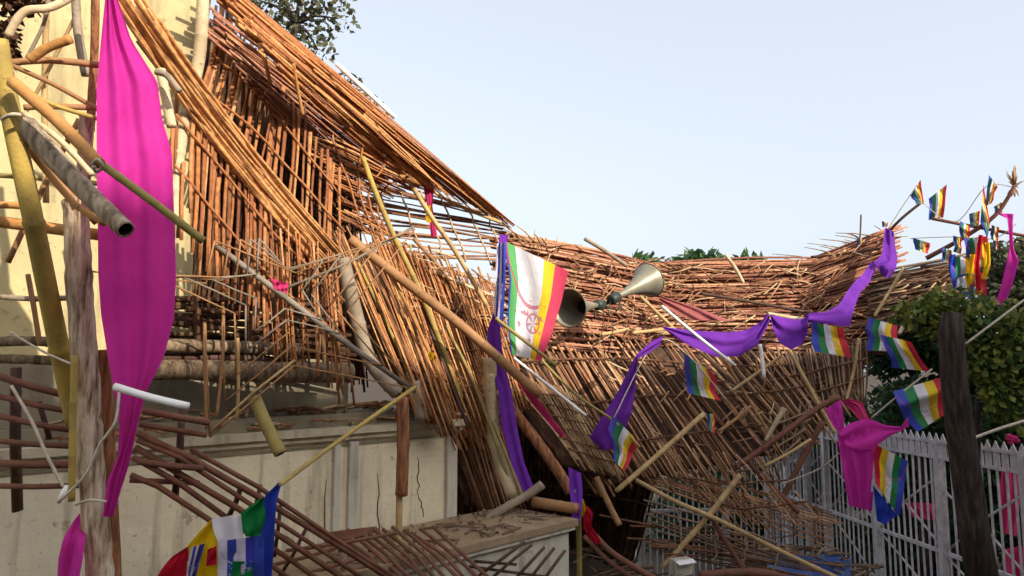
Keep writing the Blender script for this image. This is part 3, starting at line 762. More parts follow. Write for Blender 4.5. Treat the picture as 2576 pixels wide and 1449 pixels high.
# ================================================================== POLES
B = M
POLES = [
 ('bamboo_pole', 'thick yellow bamboo pole leaning at the far left edge', [(-6, 100, 3.2), (28, 290, 3.25), (85, 560, 3.35), (150, 880, 3.7), (190, 1060, 3.85)], 48, B['bamboo_yellow'], dict(nodes=4)),
 ('wooden_post', 'gnarled post with pale peeling bark standing left of the magenta cloth', [(190, 505, 3.6), (200, 720, 3.6), (218, 980, 3.6), (232, 1220, 3.6), (258, 1500, 3.6)], 62, B['bark_pale'], dict(rough=0.07, sub=10)),
 ('bamboo_pole', 'slim yellow bamboo upright tied beside the peeling post', [(188, 895, 3.5), (183, 1080, 3.5), (180, 1260, 3.5)], 17, B['bamboo_yellow'], dict(nodes=3)),
 ('wooden_post', 'red brown post half hidden behind the peeling post', [(262, 880, 3.75), (270, 1100, 3.75), (288, 1500, 3.75)], 38, B['bark_red'], dict(rough=0.05)),
 ('bamboo_pole', 'long olive bamboo pole crossing in front of the magenta cloth', [(232, 396, 3.08), (380, 505, 3.15), (512, 606, 3.25)], 21, B['bamboo_olive'], dict(nodes=4)),
 ('bamboo_pole', 'thick golden brown bamboo lashed to the yellow pole above the fat hollow one', [(30, 205, 3.15), (140, 300, 3.12), (250, 412, 3.05)], 31, B['bamboo_orange'], dict(nodes=3, rough=0.02)),
 ('bamboo_pole', 'fat peeling grey bamboo with an open hollow end against the magenta cloth', [(66, 318, 3.3), (190, 455, 3.2), (316, 578, 3.05)], 56, B['peeled'], dict(hollow=True, rough=0.035, n=14, taper=0.8, sub=9)),
 ('wooden_pole', 'split pale pole just above the fat hollow bamboo', [(60, 285, 3.4), (150, 352, 3.4), (232, 440, 3.4)], 15, B['bamboo_pale'], dict(rough=0.04)),
 ('wooden_pole', 'brown splintered pole under the fat hollow bamboo', [(70, 372, 3.35), (180, 505, 3.3), (262, 562, 3.25)], 16, B['bamboo_orange'], dict(rough=0.05)),
 ('bamboo_pole', 'thin golden cane fanning from the lashing toward the cream wall', [(40, 215, 3.3), (130, 262, 3.4), (250, 300, 3.5)], 11, B['bamboo_yellow'], dict(nodes=3)),
 ('branch', 'crooked grey twig rising at the upper left before the cream wall', [(60, 160, 3.6), (110, 60, 3.6), (125, -20, 3.6)], 9, B['bamboo_grey'], dict(rough=0.08)),
 ('branch', 'pale bent limb across the top left corner', [(20, 90, 3.5), (60, 30, 3.5), (130, 18, 3.55), (200, -20, 3.6)], 20, B['bamboo_pale'], dict(rough=0.05)),
 ('wooden_pole', 'grey peeled pole beside the top of the magenta cloth', [(190, -20, 3.9), (196, 80, 3.9), (216, 190, 3.9)], 22, B['bamboo_grey'], dict(rough=0.04)),
 ('wooden_pole', 'short mauve bark pole above the peeling post', [(218, 290, 3.65), (214, 380, 3.65), (206, 500, 3.65)], 34, B['bark_pale'], dict(rough=0.05)),
 ('log', 'dark brown level log low on the wall, lower of the left pair', [(-20, 902, 4.05), (90, 905, 4.05), (220, 915, 4.05)], 24, B['log'], dict(rough=0.05)),
 ('log', 'dark rotten log resting above the round log near the pink cloth', [(330, 902, 5.0), (480, 898, 5.3), (660, 905, 5.6)], 26, B['rod_dark'], dict(rough=0.05)),
 ('wooden_pole', 'cream board edge showing right of the magenta cloth', [(404, 175, 4.2), (420, 260, 4.2), (432, 320, 4.2)], 24, B['bamboo_pale'], dict(rough=0.03)),
 ('wooden_pole', 'dark stub pole behind the cream board edge', [(392, 180, 4.1), (420, 190, 4.1), (452, 230, 4.1)], 17, B['bamboo_grey'], dict(rough=0.05)),
 ('wooden_pole', 'brown pole running under the diagonal cane bundle', [(350, 100, 4.6), (470, 260, 4.8), (600, 430, 5.1)], 20, B['rod_dark'], dict(rough=0.04)),
 ('bamboo_pole', 'slender bamboo upright standing against the tower wall at the far left', [(118, -20, 4.0), (112, 250, 4.0), (116, 510, 4.0)], 15, B['bamboo_tan'], dict(nodes=6)),
 ('bamboo_pole', 'thin level bamboo ledger across the tower wall above the orange end', [(-20, 440, 4.05), (100, 448, 4.05), (250, 462, 4.05)], 13, B['bamboo_olive'], dict(nodes=4)),
 ('bamboo_pole', 'brown diagonal brace falling left over the tower wall', [(200, 300, 3.95), (110, 470, 3.95), (20, 660, 3.95)], 14, B['bamboo_brown'], dict(nodes=5)),
 ('bamboo_pole', 'level grey bamboo low across the yellow wall under the tower', [(-20, 745, 4.0), (90, 752, 4.0), (200, 748, 4.0)], 14, B['bamboo_grey'], dict(nodes=4)),
 ('wooden_pole', 'short brown prop between the grey level bamboo and the lower logs', [(70, 690, 3.98), (88, 790, 3.98), (100, 870, 3.98)], 13, B['bamboo_brown'], dict(rough=0.05)),
 ('cane', 'split cane leaning across the top left wall behind the cut branch', [(40, 330, 3.9), (120, 180, 3.9), (190, 40, 3.9)], 9, B['bamboo_tan'], {}),
 ('cane', 'single yellow cane leaning upright on the purple shaded mat', [(738, 160, 5.5), (748, 220, 5.6), (762, 290, 5.7)], 9, B['bamboo_orange'], {}),
 ('cane', 'short pale cane upright in the roof valley', [(652, 110, 5.5), (668, 160, 5.5), (680, 210, 5.6)], 10, B['bamboo_orange'], {}),
 ('bamboo_pole', 'orange pole bridging the sky gap under the golden roof edge', [(820, 372, 7.6), (920, 410, 7.9), (1060, 462, 8.3)], 14, B['bamboo_orange'], dict(nodes=3)),
 ('bamboo_pole', 'tan cane along the upper rim of the net', [(1000, 410, 8.9), (1120, 500, 9.1), (1260, 560, 9.4)], 9, B['bamboo_tan'], dict(nodes=4)),
 ('cane', 'pale crossing cane in the torn reeds left of the big flag', [(1010, 640, 7.8), (1130, 700, 8.0), (1240, 745, 8.3)], 9, B['bamboo_pale'], {}),
 ('cane', 'brown crossing cane below the pale one left of the big flag', [(1040, 600, 7.9), (1120, 690, 7.9), (1190, 800, 7.9)], 10, B['bamboo_brown'], {}),
 ('cane', 'golden cane down the middle of the cane fan', [(960, 650, 6.5), (1040, 800, 6.6), (1130, 1000, 6.7)], 9, B['bamboo_orange'], {}),
 ('cane', 'olive golden cane near the left edge of the cane fan', [(900, 660, 6.4), (980, 830, 6.5), (1050, 980, 6.5)], 8, B['bamboo_yellow'], {}),
 ('wooden_pole', 'dark long stick dropping from the fan to the cream corner', [(1060, 760, 7.0), (1110, 900, 6.95), (1180, 1080, 6.9)], 9, B['rod_dark'], {}),
 ('wooden_stick', 'tan splinter lying on the thatch left of the rose cloth', [(1590, 838, 9.9), (1640, 832, 10.0), (1690, 826, 10.1)], 9, B['bamboo_tan'], {}),
 ('wooden_stick', 'second tan splinter lower on the thatch under the loudspeakers', [(1508, 842, 9.5), (1545, 836, 9.6), (1580, 828, 9.7)], 9, B['bamboo_tan'], {}),
 ('wooden_pole', 'tan pole falling along the right of the brown slope', [(1985, 880, 10.9), (2050, 1000, 10.6), (2100, 1090, 10.4)], 10, B['bamboo_tan'], dict(nodes=3)),
 ('wooden_pole', 'brown pole falling along the middle of the brown slope', [(1820, 900, 10.6), (1880, 1000, 10.3), (1960, 1130, 9.9)], 9, B['bamboo_brown'], dict(nodes=3)),
 ('wooden_pole', 'dark beam end showing at the foot of the brown slope', [(1880, 1160, 9.9), (1930, 1210, 9.8), (2010, 1290, 9.6)], 12, B['rod_brown'], {}),
 ('bamboo_stick', 'thin pale stick before the mesh left of the knotted cloth', [(1925, 1172, 9.4), (1985, 1140, 9.4), (2040, 1105, 9.4)], 8, B['bamboo_tan'], {}),
 ('wooden_pole', 'rusty board edge lying among the lower debris', [(1760, 1448, 8.6), (1900, 1440, 8.6), (2000, 1462, 8.6)], 22, B['rod_brown'], {}),
 ('bamboo_pole', 'thin dark cane slanting from the yellow pole to the magenta cloth', [(30, 165, 3.4), (140, 215, 3.5), (250, 278, 3.6)], 12, B['bamboo_brown'], {}),
 ('branch', 'short stubby cut branch pointing up right at upper left', [(75, 150, 3.4), (120, 120, 3.4), (178, 98, 3.4)], 24, B['bamboo_orange'], dict(rough=0.04)),
 ('bamboo_pole', 'level brown cane under the stubby cut branch', [(20, 158, 3.45), (130, 152, 3.5), (260, 165, 3.6)], 17, B['bamboo_brown'], dict(nodes=2)),
 ('bamboo_pole', 'short orange bamboo end at the left edge, upper of two', [(-20, 515, 3.7), (40, 517, 3.7), (90, 522, 3.7)], 18, B['bamboo_orange'], {}),
 ('bamboo_pole', 'orange bamboo crossbar running behind the yellow pole to the post', [(-20, 556, 3.75), (110, 572, 3.75), (258, 592, 3.75)], 30, B['bamboo_orange'], dict(nodes=2)),
 ('log', 'brown level log low on the left wall behind the yellow pole', [(-20, 860, 4.0), (90, 858, 4.0), (215, 868, 4.0)], 26, B['log'], dict(rough=0.04)),
 ('wooden_pole', 'dark dry branch forking from the yellow pole over the cream wall', [(60, 270, 3.45), (150, 268, 3.5), (250, 272, 3.6)], 15, B['bamboo_brown'], dict(rough=0.05)),
 ('wooden_pole', 'weathered pole sloping behind the fat hollow bamboo', [(70, 350, 3.6), (160, 470, 3.6), (245, 560, 3.65)], 20, B['bamboo_brown'], dict(rough=0.04)),
 ('wooden_pole', 'pale upright pole passing behind the diagonal cane bundle', [(512, -20, 4.75), (500, 150, 4.75), (466, 290, 4.75), (446, 430, 4.7), (440, 560, 4.65)], 30, B['bamboo_pale'], dict(nodes=5, rough=0.03)),
 ('wooden_pole', 'dark brown post rising behind the top of the magenta cloth', [(240, -20, 3.7), (238, 120, 3.75), (232, 230, 3.8), (228, 330, 3.8)], 20, B['bark_red'], dict(rough=0.05)),
 ('log', 'thick round log lying along the top of the pavilion wall', [(230, 935, 4.75), (450, 930, 5.2), (650, 935, 5.45), (880, 938, 5.95)], 52, B['log'], dict(rough=0.03, n=14)),
 ('log', 'upper dark log in the gap beneath the orange lattice', [(360, 868, 5.0), (560, 872, 5.4), (760, 880, 5.8)], 34, B['log'], dict(rough=0.04)),
 ('bamboo_pole', 'thin yellow bamboo slanting down through the netting', [(912, 395, 6.9), (945, 485, 6.9), (1000, 615, 6.9), (1062, 745, 6.95), (1160, 1000, 7.0)], 14, B['bamboo_yellow'], dict(nodes=5)),
 ('bamboo_pole', 'yellowish pole from the roof edge crossing right of the netting', [(1022, 445, 8.0), (1085, 545, 7.9), (1150, 640, 7.9), (1225, 770, 7.9)], 12, B['bamboo_tan'], dict(nodes=4)),
 ('bamboo_pole', 'long brown pole running from the fan down past the purple cloth', [(880, 600, 6.4), (1000, 695, 6.5), (1155, 815, 6.7), (1357, 993, 6.9)], 25, B['bamboo_brown'], dict(nodes=6)),
 ('wooden_pole', 'grey brown pole end propped under the fan above the wall', [(862, 650, 6.2), (890, 770, 6.2), (930, 905, 6.25), (1000, 990, 6.3)], 36, B['bamboo_grey'], dict(nodes=4)),
 ('bamboo_pole', 'short grey stub pole at the top of the cream corner', [(1040, 960, 6.5), (1062, 1055, 6.5)], 34, B['bamboo_grey'], dict(hollow=True)),
 ('wooden_post', 'white peeled post standing left of the purple hanging cloth', [(1232, 900, 7.3), (1236, 1010, 7.3), (1246, 1120, 7.3), (1292, 1250, 7.2)], 34, B['bamboo_pale'], dict(rough=0.03)),
 ('wooden_post', 'rusty red bark stake in front of the cream wall', [(1012, 1000, 6.0), (1014, 1120, 6.0), (1010, 1245, 6.0)], 32, B['bark_red'], dict(rough=0.06)),
 ('wooden_post', 'thin tan stake below the rusty bark stake', [(1005, 1240, 6.05), (1003, 1340, 6.0), (1000, 1470, 5.95)], 17, B['bamboo_tan'], {}),
 ('wooden_stick', 'short tan stick leaning on the thin stake at the bottom', [(1028, 1375, 5.5), (1010, 1412, 5.5), (985, 1470, 5.5)], 20, B['bamboo_tan'], {}),
 ('bamboo_pole', 'hanging bamboo stub with a dark open end above the cornice', [(640, 1000, 5.1), (668, 1065, 5.05), (706, 1142, 5.0)], 32, B['bamboo_olive'], dict(hollow=True, n=14)),
 ('wooden_branch', 'pale weathered branch lying on the rusty ledge', [(1222, 1308, 7.0), (1275, 1275, 7.05), (1332, 1242, 7.1), (1365, 1218, 7.1)], 22, B['bamboo_grey'], dict(rough=0.05)),
 ('log', 'short orange brown log end jutting over the right of the ledge', [(1340, 1262, 7.2), (1400, 1272, 7.1), (1452, 1280, 7.0)], 27, B['bamboo_brown'], dict(rough=0.03)),
 ('bamboo_pole', 'pale tan bamboo cutting up right beside the striped flag', [(1550, 1236, 8.3), (1660, 1140, 8.5), (1772, 1040, 8.7)], 13, B['bamboo_tan'], dict(nodes=6)),
 ('bamboo_pole', 'pale tan bamboo slanting down to the small white box', [(1862, 1194, 9.0), (1780, 1300, 8.9), (1666, 1428, 8.8)], 14, B['bamboo_tan'], dict(nodes=6)),
 ('bamboo_pole', 'long thin bending bamboo running to the bottom right over the railing', [(1600, 1208, 8.8), (1700, 1262, 8.85), (1800, 1305, 8.85), (1960, 1385, 8.8), (2140, 1470, 8.7)], 12, B['bamboo_tan'], dict(nodes=8)),
 ('bamboo_pole', 'stout pale bamboo stub with cut end on the brown slope', [(1974, 1026, 10.0), (1950, 1066, 10.0), (1926, 1108, 10.0)], 15, B['bamboo_pale'], dict(nodes=2, taper=0.6)),
 ('wooden_pole', 'dark reddish pole rising right across the mesh to the pink cloth', [(1842, 1182, 9.8), (1950, 1105, 9.9), (2055, 1028, 10.0), (2110, 1000, 10.0)], 14, B['rod_brown'], {}),
 ('wooden_pole', 'second dark reddish pole behind the mesh by the railing', [(1960, 1270, 10.2), (2010, 1170, 10.2), (2070, 1060, 10.2)], 15, B['rod_brown'], {}),
 ('bamboo_stick', 'thin tan stick in the middle of the brown slope, upper one', [(1838, 985, 10.2), (1900, 942, 10.3), (1966, 895, 10.4)], 8, B['bamboo_tan'], {}),
 ('bamboo_stick', 'reddish thin stick lower on the brown slope', [(1808, 1085, 9.8), (1850, 1055, 9.9), (1888, 1022, 10.0)], 8, B['bamboo_brown'], {}),
 ('bamboo_stick', 'thin golden stick angled below the ridge peak', [(2274, 672, 11.2), (2240, 730, 11.1), (2200, 795, 11.0)], 8, B['bamboo_tan'], {}),
 ('bamboo_stick', 'pale hanging stick above the pink knot', [(2160, 850, 10.2), (2148, 930, 10.2), (2128, 1010, 10.1)], 7, B['bamboo_tan'], {}),
 ('bamboo_stick', 'curved pale stick arching over the dark leaves', [(2262, 840, 8.6), (2280, 808, 8.6), (2310, 790, 8.6), (2345, 786, 8.6)], 9, B['bamboo_pale'], {}),
 ('wooden_pole', 'brown pole with blunt end sticking down right of the bark strip', [(1500, 1200, 8.1), (1530, 1265, 8.0), (1559, 1322, 7.9)], 15, B['bamboo_brown'], dict(nodes=2)),
 ('bark_strip', 'broad curved brown bark strip right of the hanging purple cloth', [(1288, 1030, 7.9), (1350, 1110, 7.8), (1400, 1180, 7.75), (1436, 1238, 7.7)], 28, B['bark_red'], dict(rough=0.03)),
 ('pipe', 'long reddish brown pipe curving to the bottom edge', [(1490, 1340, 7.7), (1540, 1390, 7.5), (1620, 1440, 7.3), (1700, 1480, 7.2)], 15, B['rod_brown'], {}),
 ('pipe', 'second reddish brown pipe just below the long curving one', [(1470, 1350, 7.75), (1530, 1410, 7.5), (1600, 1460, 7.4)], 12, B['rod_brown'], {}),
 ('wooden_pole', 'thin upright yellowish stake right of the low block', [(1455, 1300, 7.3), (1457, 1380, 7.3), (1458, 1490, 7.3)], 14, B['bamboo_olive'], {}),
 ('wooden_pole', 'reddish stick leaning in front of the grey railing bars', [(1788, 1300, 8.95), (1830, 1370, 8.9), (1895, 1470, 8.8)], 13, B['rod_brown'], {}),
 ('wooden_pole', 'dark cut pole along the lower edge of the brown slope', [(1700, 1145, 9.7), (1760, 1150, 9.8), (1830, 1170, 9.9)], 22, B['log'], {}),
 ('wooden_stick', 'dark stick rising from the thatch peak to two small flags', [(2228, 590, 12.4), (2270, 548, 12.3), (2322, 506, 12.2)], 7, B['rod_dark'], {}),
 ('wooden_stick', 'straight dark dry branch pointing level at right of the sky', [(2345, 550, 10.8), (2460, 572, 10.6), (2600, 597, 10.4)], 8, B['rod_brown'], {}),
 ('wooden_branch', 'bent brown branch rising to the dry tuft at the right edge', [(2330, 650, 10.9), (2420, 600, 10.7), (2500, 545, 10.5), (2540, 490, 10.4), (2552, 465, 10.4)], 12, B['rod_brown'], dict(taper=0.7)),
 ('cane', 'thin spike standing on the thatch behind the left ridge flag', [(2163, 605, 12.6), (2165, 570, 12.6), (2166, 540, 12.6)], 4, B['rod_brown'], {}),
 ('cane', 'thick frayed stick poking up from the ridge right of the big flag', [(1470, 600, 10.6), (1520, 630, 10.6), (1575, 668, 10.8)], 10, B['bamboo_grey'], {}),
 ('cane', 'pale stub poking above the ridge before distant treetops', [(1824, 640, 11.6), (1848, 672, 11.6), (1870, 712, 11.6)], 9, B['bamboo_pale'], {}),
 ('cane', 'long dark crooked cane lying level on the reddish thatch', [(1760, 738, 11.4), (1880, 758, 11.3), (2000, 780, 11.2), (2050, 790, 11.2)], 8, B['rod_dark'], {}),
 ('cane', 'long pale cane lying below the dark crooked cane', [(1930, 790, 11.2), (1990, 800, 11.1), (2050, 808, 11.0)], 12, B['bamboo_pale'], {}),
 ('cane', 'dark level cane on the thatch near the right peak', [(2040, 647, 12.6), (2120, 638, 12.5), (2215, 626, 12.4)], 7, B['rod_dark'], {}),
 ('bamboo_pole', 'thin tan pole running from under the loudspeaker down the slope', [(1610, 745, 10.4), (1720, 850, 10.2), (1830, 945, 10.0)], 9, B['bamboo_tan'], {}),
 ('bamboo_pole', 'olive cane slanting right behind the torn mesh to the purple pennant', [(1330, 870, 8.5), (1440, 985, 8.3), (1545, 1060, 8.2), (1610, 1125, 8.1)], 7, B['bamboo_olive'], {}),
 ('bamboo_pole', 'olive bamboo cane beside the white peeled post', [(1240, 1060, 7.05), (1275, 1150, 7.05), (1318, 1258, 7.1)], 9, B['bamboo_olive'], {}),
 ('bamboo_pole', 'dark long cane descending left of the white peeled post', [(1120, 820, 7.3), (1190, 960, 7.2), (1290, 1235, 7.2)], 8, B['bamboo_olive'], {}),
 ('wooden_stick', 'dangling thin stick left of the hanging bamboo stub', [(515, 810, 5.0), (516, 930, 5.0), (520, 1080, 5.0)], 9, B['bamboo_brown'], {}),
 ('wooden_stick', 'dangling thin stick between the stub and the left dangling one', [(562, 760, 5.05), (560, 900, 5.05), (545, 1050, 5.0)], 8, B['bamboo_brown'], {}),
 ('wooden_stick', 'dangling pale stick right before the round log', [(598, 850, 5.1), (600, 960, 5.1), (596, 1060, 5.1)], 8, B['bamboo_tan'], {}),
]
for name, label, pts, w, mat, kw in POLES:
    pole(name, label, pts, w, mat, cat={'log': 'log', 'wooden_branch': 'branch', 'branch': 'branch', 'bark_strip': 'bark', 'pipe': 'pipe', 'cane': 'cane',
                                        'wooden_stick': 'stick', 'bamboo_stick': 'stick', 'wooden_post': 'post'}.get(name, 'pole'), **kw)

# white sticks and lamp tubes
for label, pts, w in (
    ('thick white lamp tube sticking out across the magenta cloth', [(288, 972, 3.3), (380, 1000, 3.3), (474, 1022, 3.3)], 19),
    ('long thin white tube below the big striped flag', [(1292, 900, 7.6), (1380, 970, 7.6), (1474, 1046, 7.6)], 8),
    ('thin white tube slanting over the purple swag', [(1665, 770, 9.3), (1750, 842, 9.3), (1850, 920, 9.3)], 8),
    ('short white tube hanging upright right of the purple swag', [(1912, 866, 9.4), (1917, 905, 9.4), (1922, 950, 9.4)], 9),
    ('white tube jutting into the sky from the golden roof edge', [(846, 160, 6.6), (920, 228, 6.7), (994, 296, 6.8)], 12)):
    pole('light_tube', label, pts, w, M['white'], 'tube', group='white lamp tubes among the wreckage', n=12, sub=3)

# ropes
for label, pts, w in (
    ('pale cord running from the left wall to the peeling post', [(25, 835, 3.6), (110, 885, 3.55), (185, 918, 3.5)], 6),
    ('pale frayed rope hanging over the brown lattice to a white end', [(28, 970, 3.4), (80, 1060, 3.4), (120, 1150, 3.4), (160, 1225, 3.4)], 8),
    ('twisted cord tied from the white rope end across the post', [(148, 1262, 3.35), (215, 1195, 3.35), (250, 1120, 3.35), (290, 1060, 3.35), (300, 980, 3.4)], 7),
    ('brown lashing round the peeling post', [(190, 1270, 3.42), (225, 1258, 3.4), (268, 1262, 3.42)], 7),
    ('thin white cord from the knotted pink cloth up to the striped flag', [(2192, 1052, 7.5), (2260, 995, 7.4), (2345, 928, 7.3)], 5),
    ('thin cord running off the dark trunk to the right edge', [(2428, 866, 5.6), (2500, 812, 5.6), (2590, 745, 5.6)], 6),
    ('thick white rope above the railing at the right edge', [(2440, 1106, 6.4), (2510, 1080, 6.4), (2600, 1052, 6.4)], 8),
    ('thin wire from the thatch peak to the first small flag', [(2235, 575, 12.3), (2270, 520, 12.2), (2310, 462, 12.1)], 2.5),
    ('brown lashing where the thick golden bamboo meets the olive pole', [(232, 412, 3.0), (246, 402, 2.98), (258, 420, 3.0), (242, 432, 3.02), (236, 418, 3.0)], 9),
 ('brown lashing round the yellow pole at the left edge', [(4, 300, 3.18), (30, 288, 3.15), (56, 290, 3.18)], 10),
 ('thin line strung through the upper right flags', [(2310, 500, 12.0), (2400, 560, 11.2), (2480, 470, 10.6), (2545, 470, 10.4)], 2),
 ('second thin line hanging flags under the branches', [(2290, 600, 11.2), (2400, 596, 10.6), (2500, 600, 10.5), (2560, 560, 10.4)], 2),
 ('loose wire across the lower railing panel', [(1960, 1220, 9.6), (2060, 1180, 9.4), (2110, 1140, 9.2)], 4),
    ('yellow line carrying the flags along the brown slope', [(1545, 1050, 8.0), (1650, 860, 9.0), (1732, 895, 9.0), (1830, 1010, 9.0)], 3)):
    pole('rope', label, pts, w, M['rope'], 'rope', n=6)
tg = MB()
c = P(158, 1240, 3.38)
tg.tube([P(168, 1222, 3.36), P(158, 1242, 3.36), P(146, 1264, 3.36)], [0.008, 0.013, 0.010], 8)
tag(tg.build('rope_tassel', M['white']), 'white knotted rope end in front of the peeling post', 'tassel')

# ================================================================== STAR FRAME
st = thing('star_frame', P(720, 760, 4.7), 'big nested star lantern frame of thin grey sticks before the orange lattice', 'star frame')
inner = [(534, 703), (652, 600), (812, 655), (812, 805), (641, 833)]
outer = [(180, 678), (540, 606), (1044, 576), (1042, 978), (528, 1100)]
ci, co_ = (705, 730), (690, 790)
def lv(t):
    tips = [(a[0] + (b[0] - a[0]) * t, a[1] + (b[1] - a[1]) * t) for a, b in zip(inner, outer)]
    cx, cy = ci[0] + (co_[0] - ci[0]) * t, ci[1] + (co_[1] - ci[1]) * t
    out = []
    for k in range(5):
        a, b = tips[k], tips[(k + 1) % 5]
        out.append(a)
        mx, my = (a[0] + b[0]) / 2, (a[1] + b[1]) / 2
        out.append((cx + (mx - cx) * 0.52, cy + (my - cy) * 0.52))
    return out
def SD_(x, y): return 4.2 + (x - 180) * 0.0018
for li, t in enumerate((0, 0.2, 0.42, 0.66, 1.0)):
    ring = lv(t)
    for k in range(10):
        if random.random() < (0.0, 0.05, .12, .2, .28)[li] and k > 1: continue
        a, b = ring[k], ring[(k + 1) % 10]
        MB().tube([P(a[0], a[1], SD_(*a)), P((a[0] + b[0]) / 2 + rg(2), (a[1] + b[1]) / 2 + rg(2), SD_(*a) / 2 + SD_(*b) / 2 + rg(.02)), P(b[0], b[1], SD_(*b))], 0.006, 6).build('star_stick', M['grey_stick'] if li < 2 else M['bamboo_brown'], st)
MB().tube([P(x, y, SD_(x, y) + .03) for x, y in ((545, 618), (700, 735), (880, 870), (1045, 985))], [.018, .022, .022, .017], 8).build('spine', M['grey_stick'], st)
MB().tube([P(x, y, SD_(x, y) + .04) for x, y in ((742, 905), (640, 985), (525, 1090))], .01, 6).build('spine', M['bamboo_tan'], st)
MB().tube([P(x, y, SD_(x, y) + .04) for x, y in ((705, 730), (880, 660), (1040, 570))], .01, 6).build('spine', M['grey_stick'], st)
drape('paper_scrap', 'small pink paper scrap stuck in the middle of the star frame', [(680, 700, 4.95), (690, 728, 4.95)], [(726, 712, 4.95), (722, 738, 4.95)], M['rosy'], 'paper', nu=8, nv=6, amp=0.02)

# ================================================================== BROWN LATTICES
lt = thing('rod_lattice', P(90, 1100, 3.9), 'level dark brown rod lattice behind the peeling post at lower left', 'lattice')
for a, b in (((-30, 938), (200, 1003)), ((-30, 990), (200, 1040)), ((-30, 1040), (200, 1086)), ((-30, 1106), (200, 1124)), ((-30, 1164), (200, 1168)), ((-30, 1222), (200, 1221))):
    MB().tube([P(a[0], a[1], 3.85), P((a[0] + b[0]) / 2, (a[1] + b[1]) / 2 + 3, 3.9), P(b[0], b[1], 3.95)], 0.0185 * random.uniform(.8, 1.15), 8).build('rod', M['rod_brown'], lt)
MB().tube([P(40, 925, 3.98), P(38, 1100, 3.98), P(44, 1285, 3.98)], 0.038, 6, True, 0.6).build('upright', M['rod_dark'], lt)
MB().tube([P(98, 1010, 3.98), P(112, 1060, 3.98), P(125, 1105, 3.98)], 0.014, 6).build('upright', M['rod_dark'], lt)
l2 = thing('rod_lattice', P(600, 1250, 4.3), 'sagging red brown rod lattice sloping down behind the bottom flag', 'lattice')
RODS = [[(360, 1033, 4.0), (440, 1048, 4.1), (525, 1063, 4.2)], [(350, 1068, 4.0), (430, 1080, 4.1), (520, 1095, 4.2)],
        [(345, 1090, 4.0), (465, 1145, 4.15), (650, 1250, 4.5), (850, 1372, 4.9), (1010, 1475, 5.2)],
        [(345, 1108, 4.0), (450, 1150, 4.12), (620, 1262, 4.45), (820, 1392, 4.85), (950, 1480, 5.1)],
        [(340, 1125, 4.02), (440, 1185, 4.15), (600, 1280, 4.4), (790, 1405, 4.8), (900, 1480, 5.0)],
        [(335, 1150, 4.0), (450, 1215, 4.15), (560, 1295, 4.4), (740, 1415, 4.75), (830, 1480, 4.9)],
        [(330, 1195, 4.0), (400, 1225, 4.1), (530, 1310, 4.3), (680, 1420, 4.6), (760, 1480, 4.75)],
        [(480, 1130, 4.2), (650, 1225, 4.5), (880, 1380, 4.95), (1010, 1465, 5.2)],
        [(326, 1208, 4.05), (430, 1212, 4.15), (500, 1215, 4.25)], [(345, 1160, 4.0), (430, 1172, 4.1), (510, 1178, 4.2)]]
for p in RODS:
    MB().tube([P(*q) for q in p], 0.018 * random.uniform(.8, 1.15), 8).build('rod', M['rod_brown'], l2)
for p, w in (([(458, 1028, 4.22), (452, 1140, 4.22), (440, 1250, 4.22)], .03), ([(606, 1225, 4.5), (594, 1262, 4.5), (575, 1300, 4.5)], .026),
             ([(655, 1220, 4.6), (640, 1290, 4.6), (610, 1340, 4.6)], .02), ([(706, 1270, 4.8), (700, 1330, 4.8), (690, 1400, 4.8)], .02), ([(770, 1330, 4.85), (735, 1400, 4.8), (690, 1470, 4.8)], .02)):
    MB().tube([P(*q) for q in p], w, 6, True, 0.6).build('crossbar', M['rod_dark'], l2)
l3 = thing('rod_lattice', P(950, 1400, 5.2), 'heap of short crossed red brown rods below the cream wall', 'lattice')
for k in range(11):
    x = 845 + 24 * k
    MB().tube([P(x + rg(5), 1338 - 3 * k % 11 + rg(6), 5.5), P(x + 85, 1400, 5.35), P(x + 150 + rg(15), 1462, 5.2)], .014, 7).build('rod', M['rod_brown'], l3)
for a, b in (((690, 1420, 5.0), (860, 1372, 5.2)), ((700, 1458, 5.0), (900, 1405, 5.2)), ((760, 1470, 5.0), (930, 1420, 5.2)), ((720, 1385, 5.1), (1000, 1340, 5.4))):
    MB().tube([P(*a), P((a[0] + b[0]) / 2, (a[1] + b[1]) / 2 + 4, (a[2] + b[2]) / 2), P(*b)], .013, 6).build('crossbar', M['rod_brown'], l3)
MB().prism([P(808, 1342, 5.35), P(940, 1326, 5.5), P(954, 1338, 5.5), P(820, 1368, 5.35)], (0.01, 0.03, 0)).build('plank', M['rod_brown'], l3, False)
l4 = thing('rod_lattice', P(1250, 1430, 6.0), 'dark broken rods slanting in front of the whitewashed low block', 'lattice')
for a, b in (((1320, 1362), (1215, 1440)), ((1338, 1370), (1240, 1452)), ((1370, 1376), (1290, 1462)), ((1395, 1378), (1322, 1470)), ((1422, 1384), (1355, 1475)), ((1290, 1385), (1200, 1452))):
    MB().tube([P(a[0], a[1], 5.9), P((a[0] + b[0]) / 2 + rg(3), (a[1] + b[1]) / 2, 5.85), P(b[0], b[1], 5.8)], .0125, 6).build('rod', M['rod_dark'], l4)
for a, b in (((1180, 1425), (1380, 1452)), ((1192, 1412), (1300, 1420))):
    MB().tube([P(a[0], a[1], 5.88), P(b[0], b[1], 5.88)], .012, 6).build('crossbar', M['rod_dark'], l4)

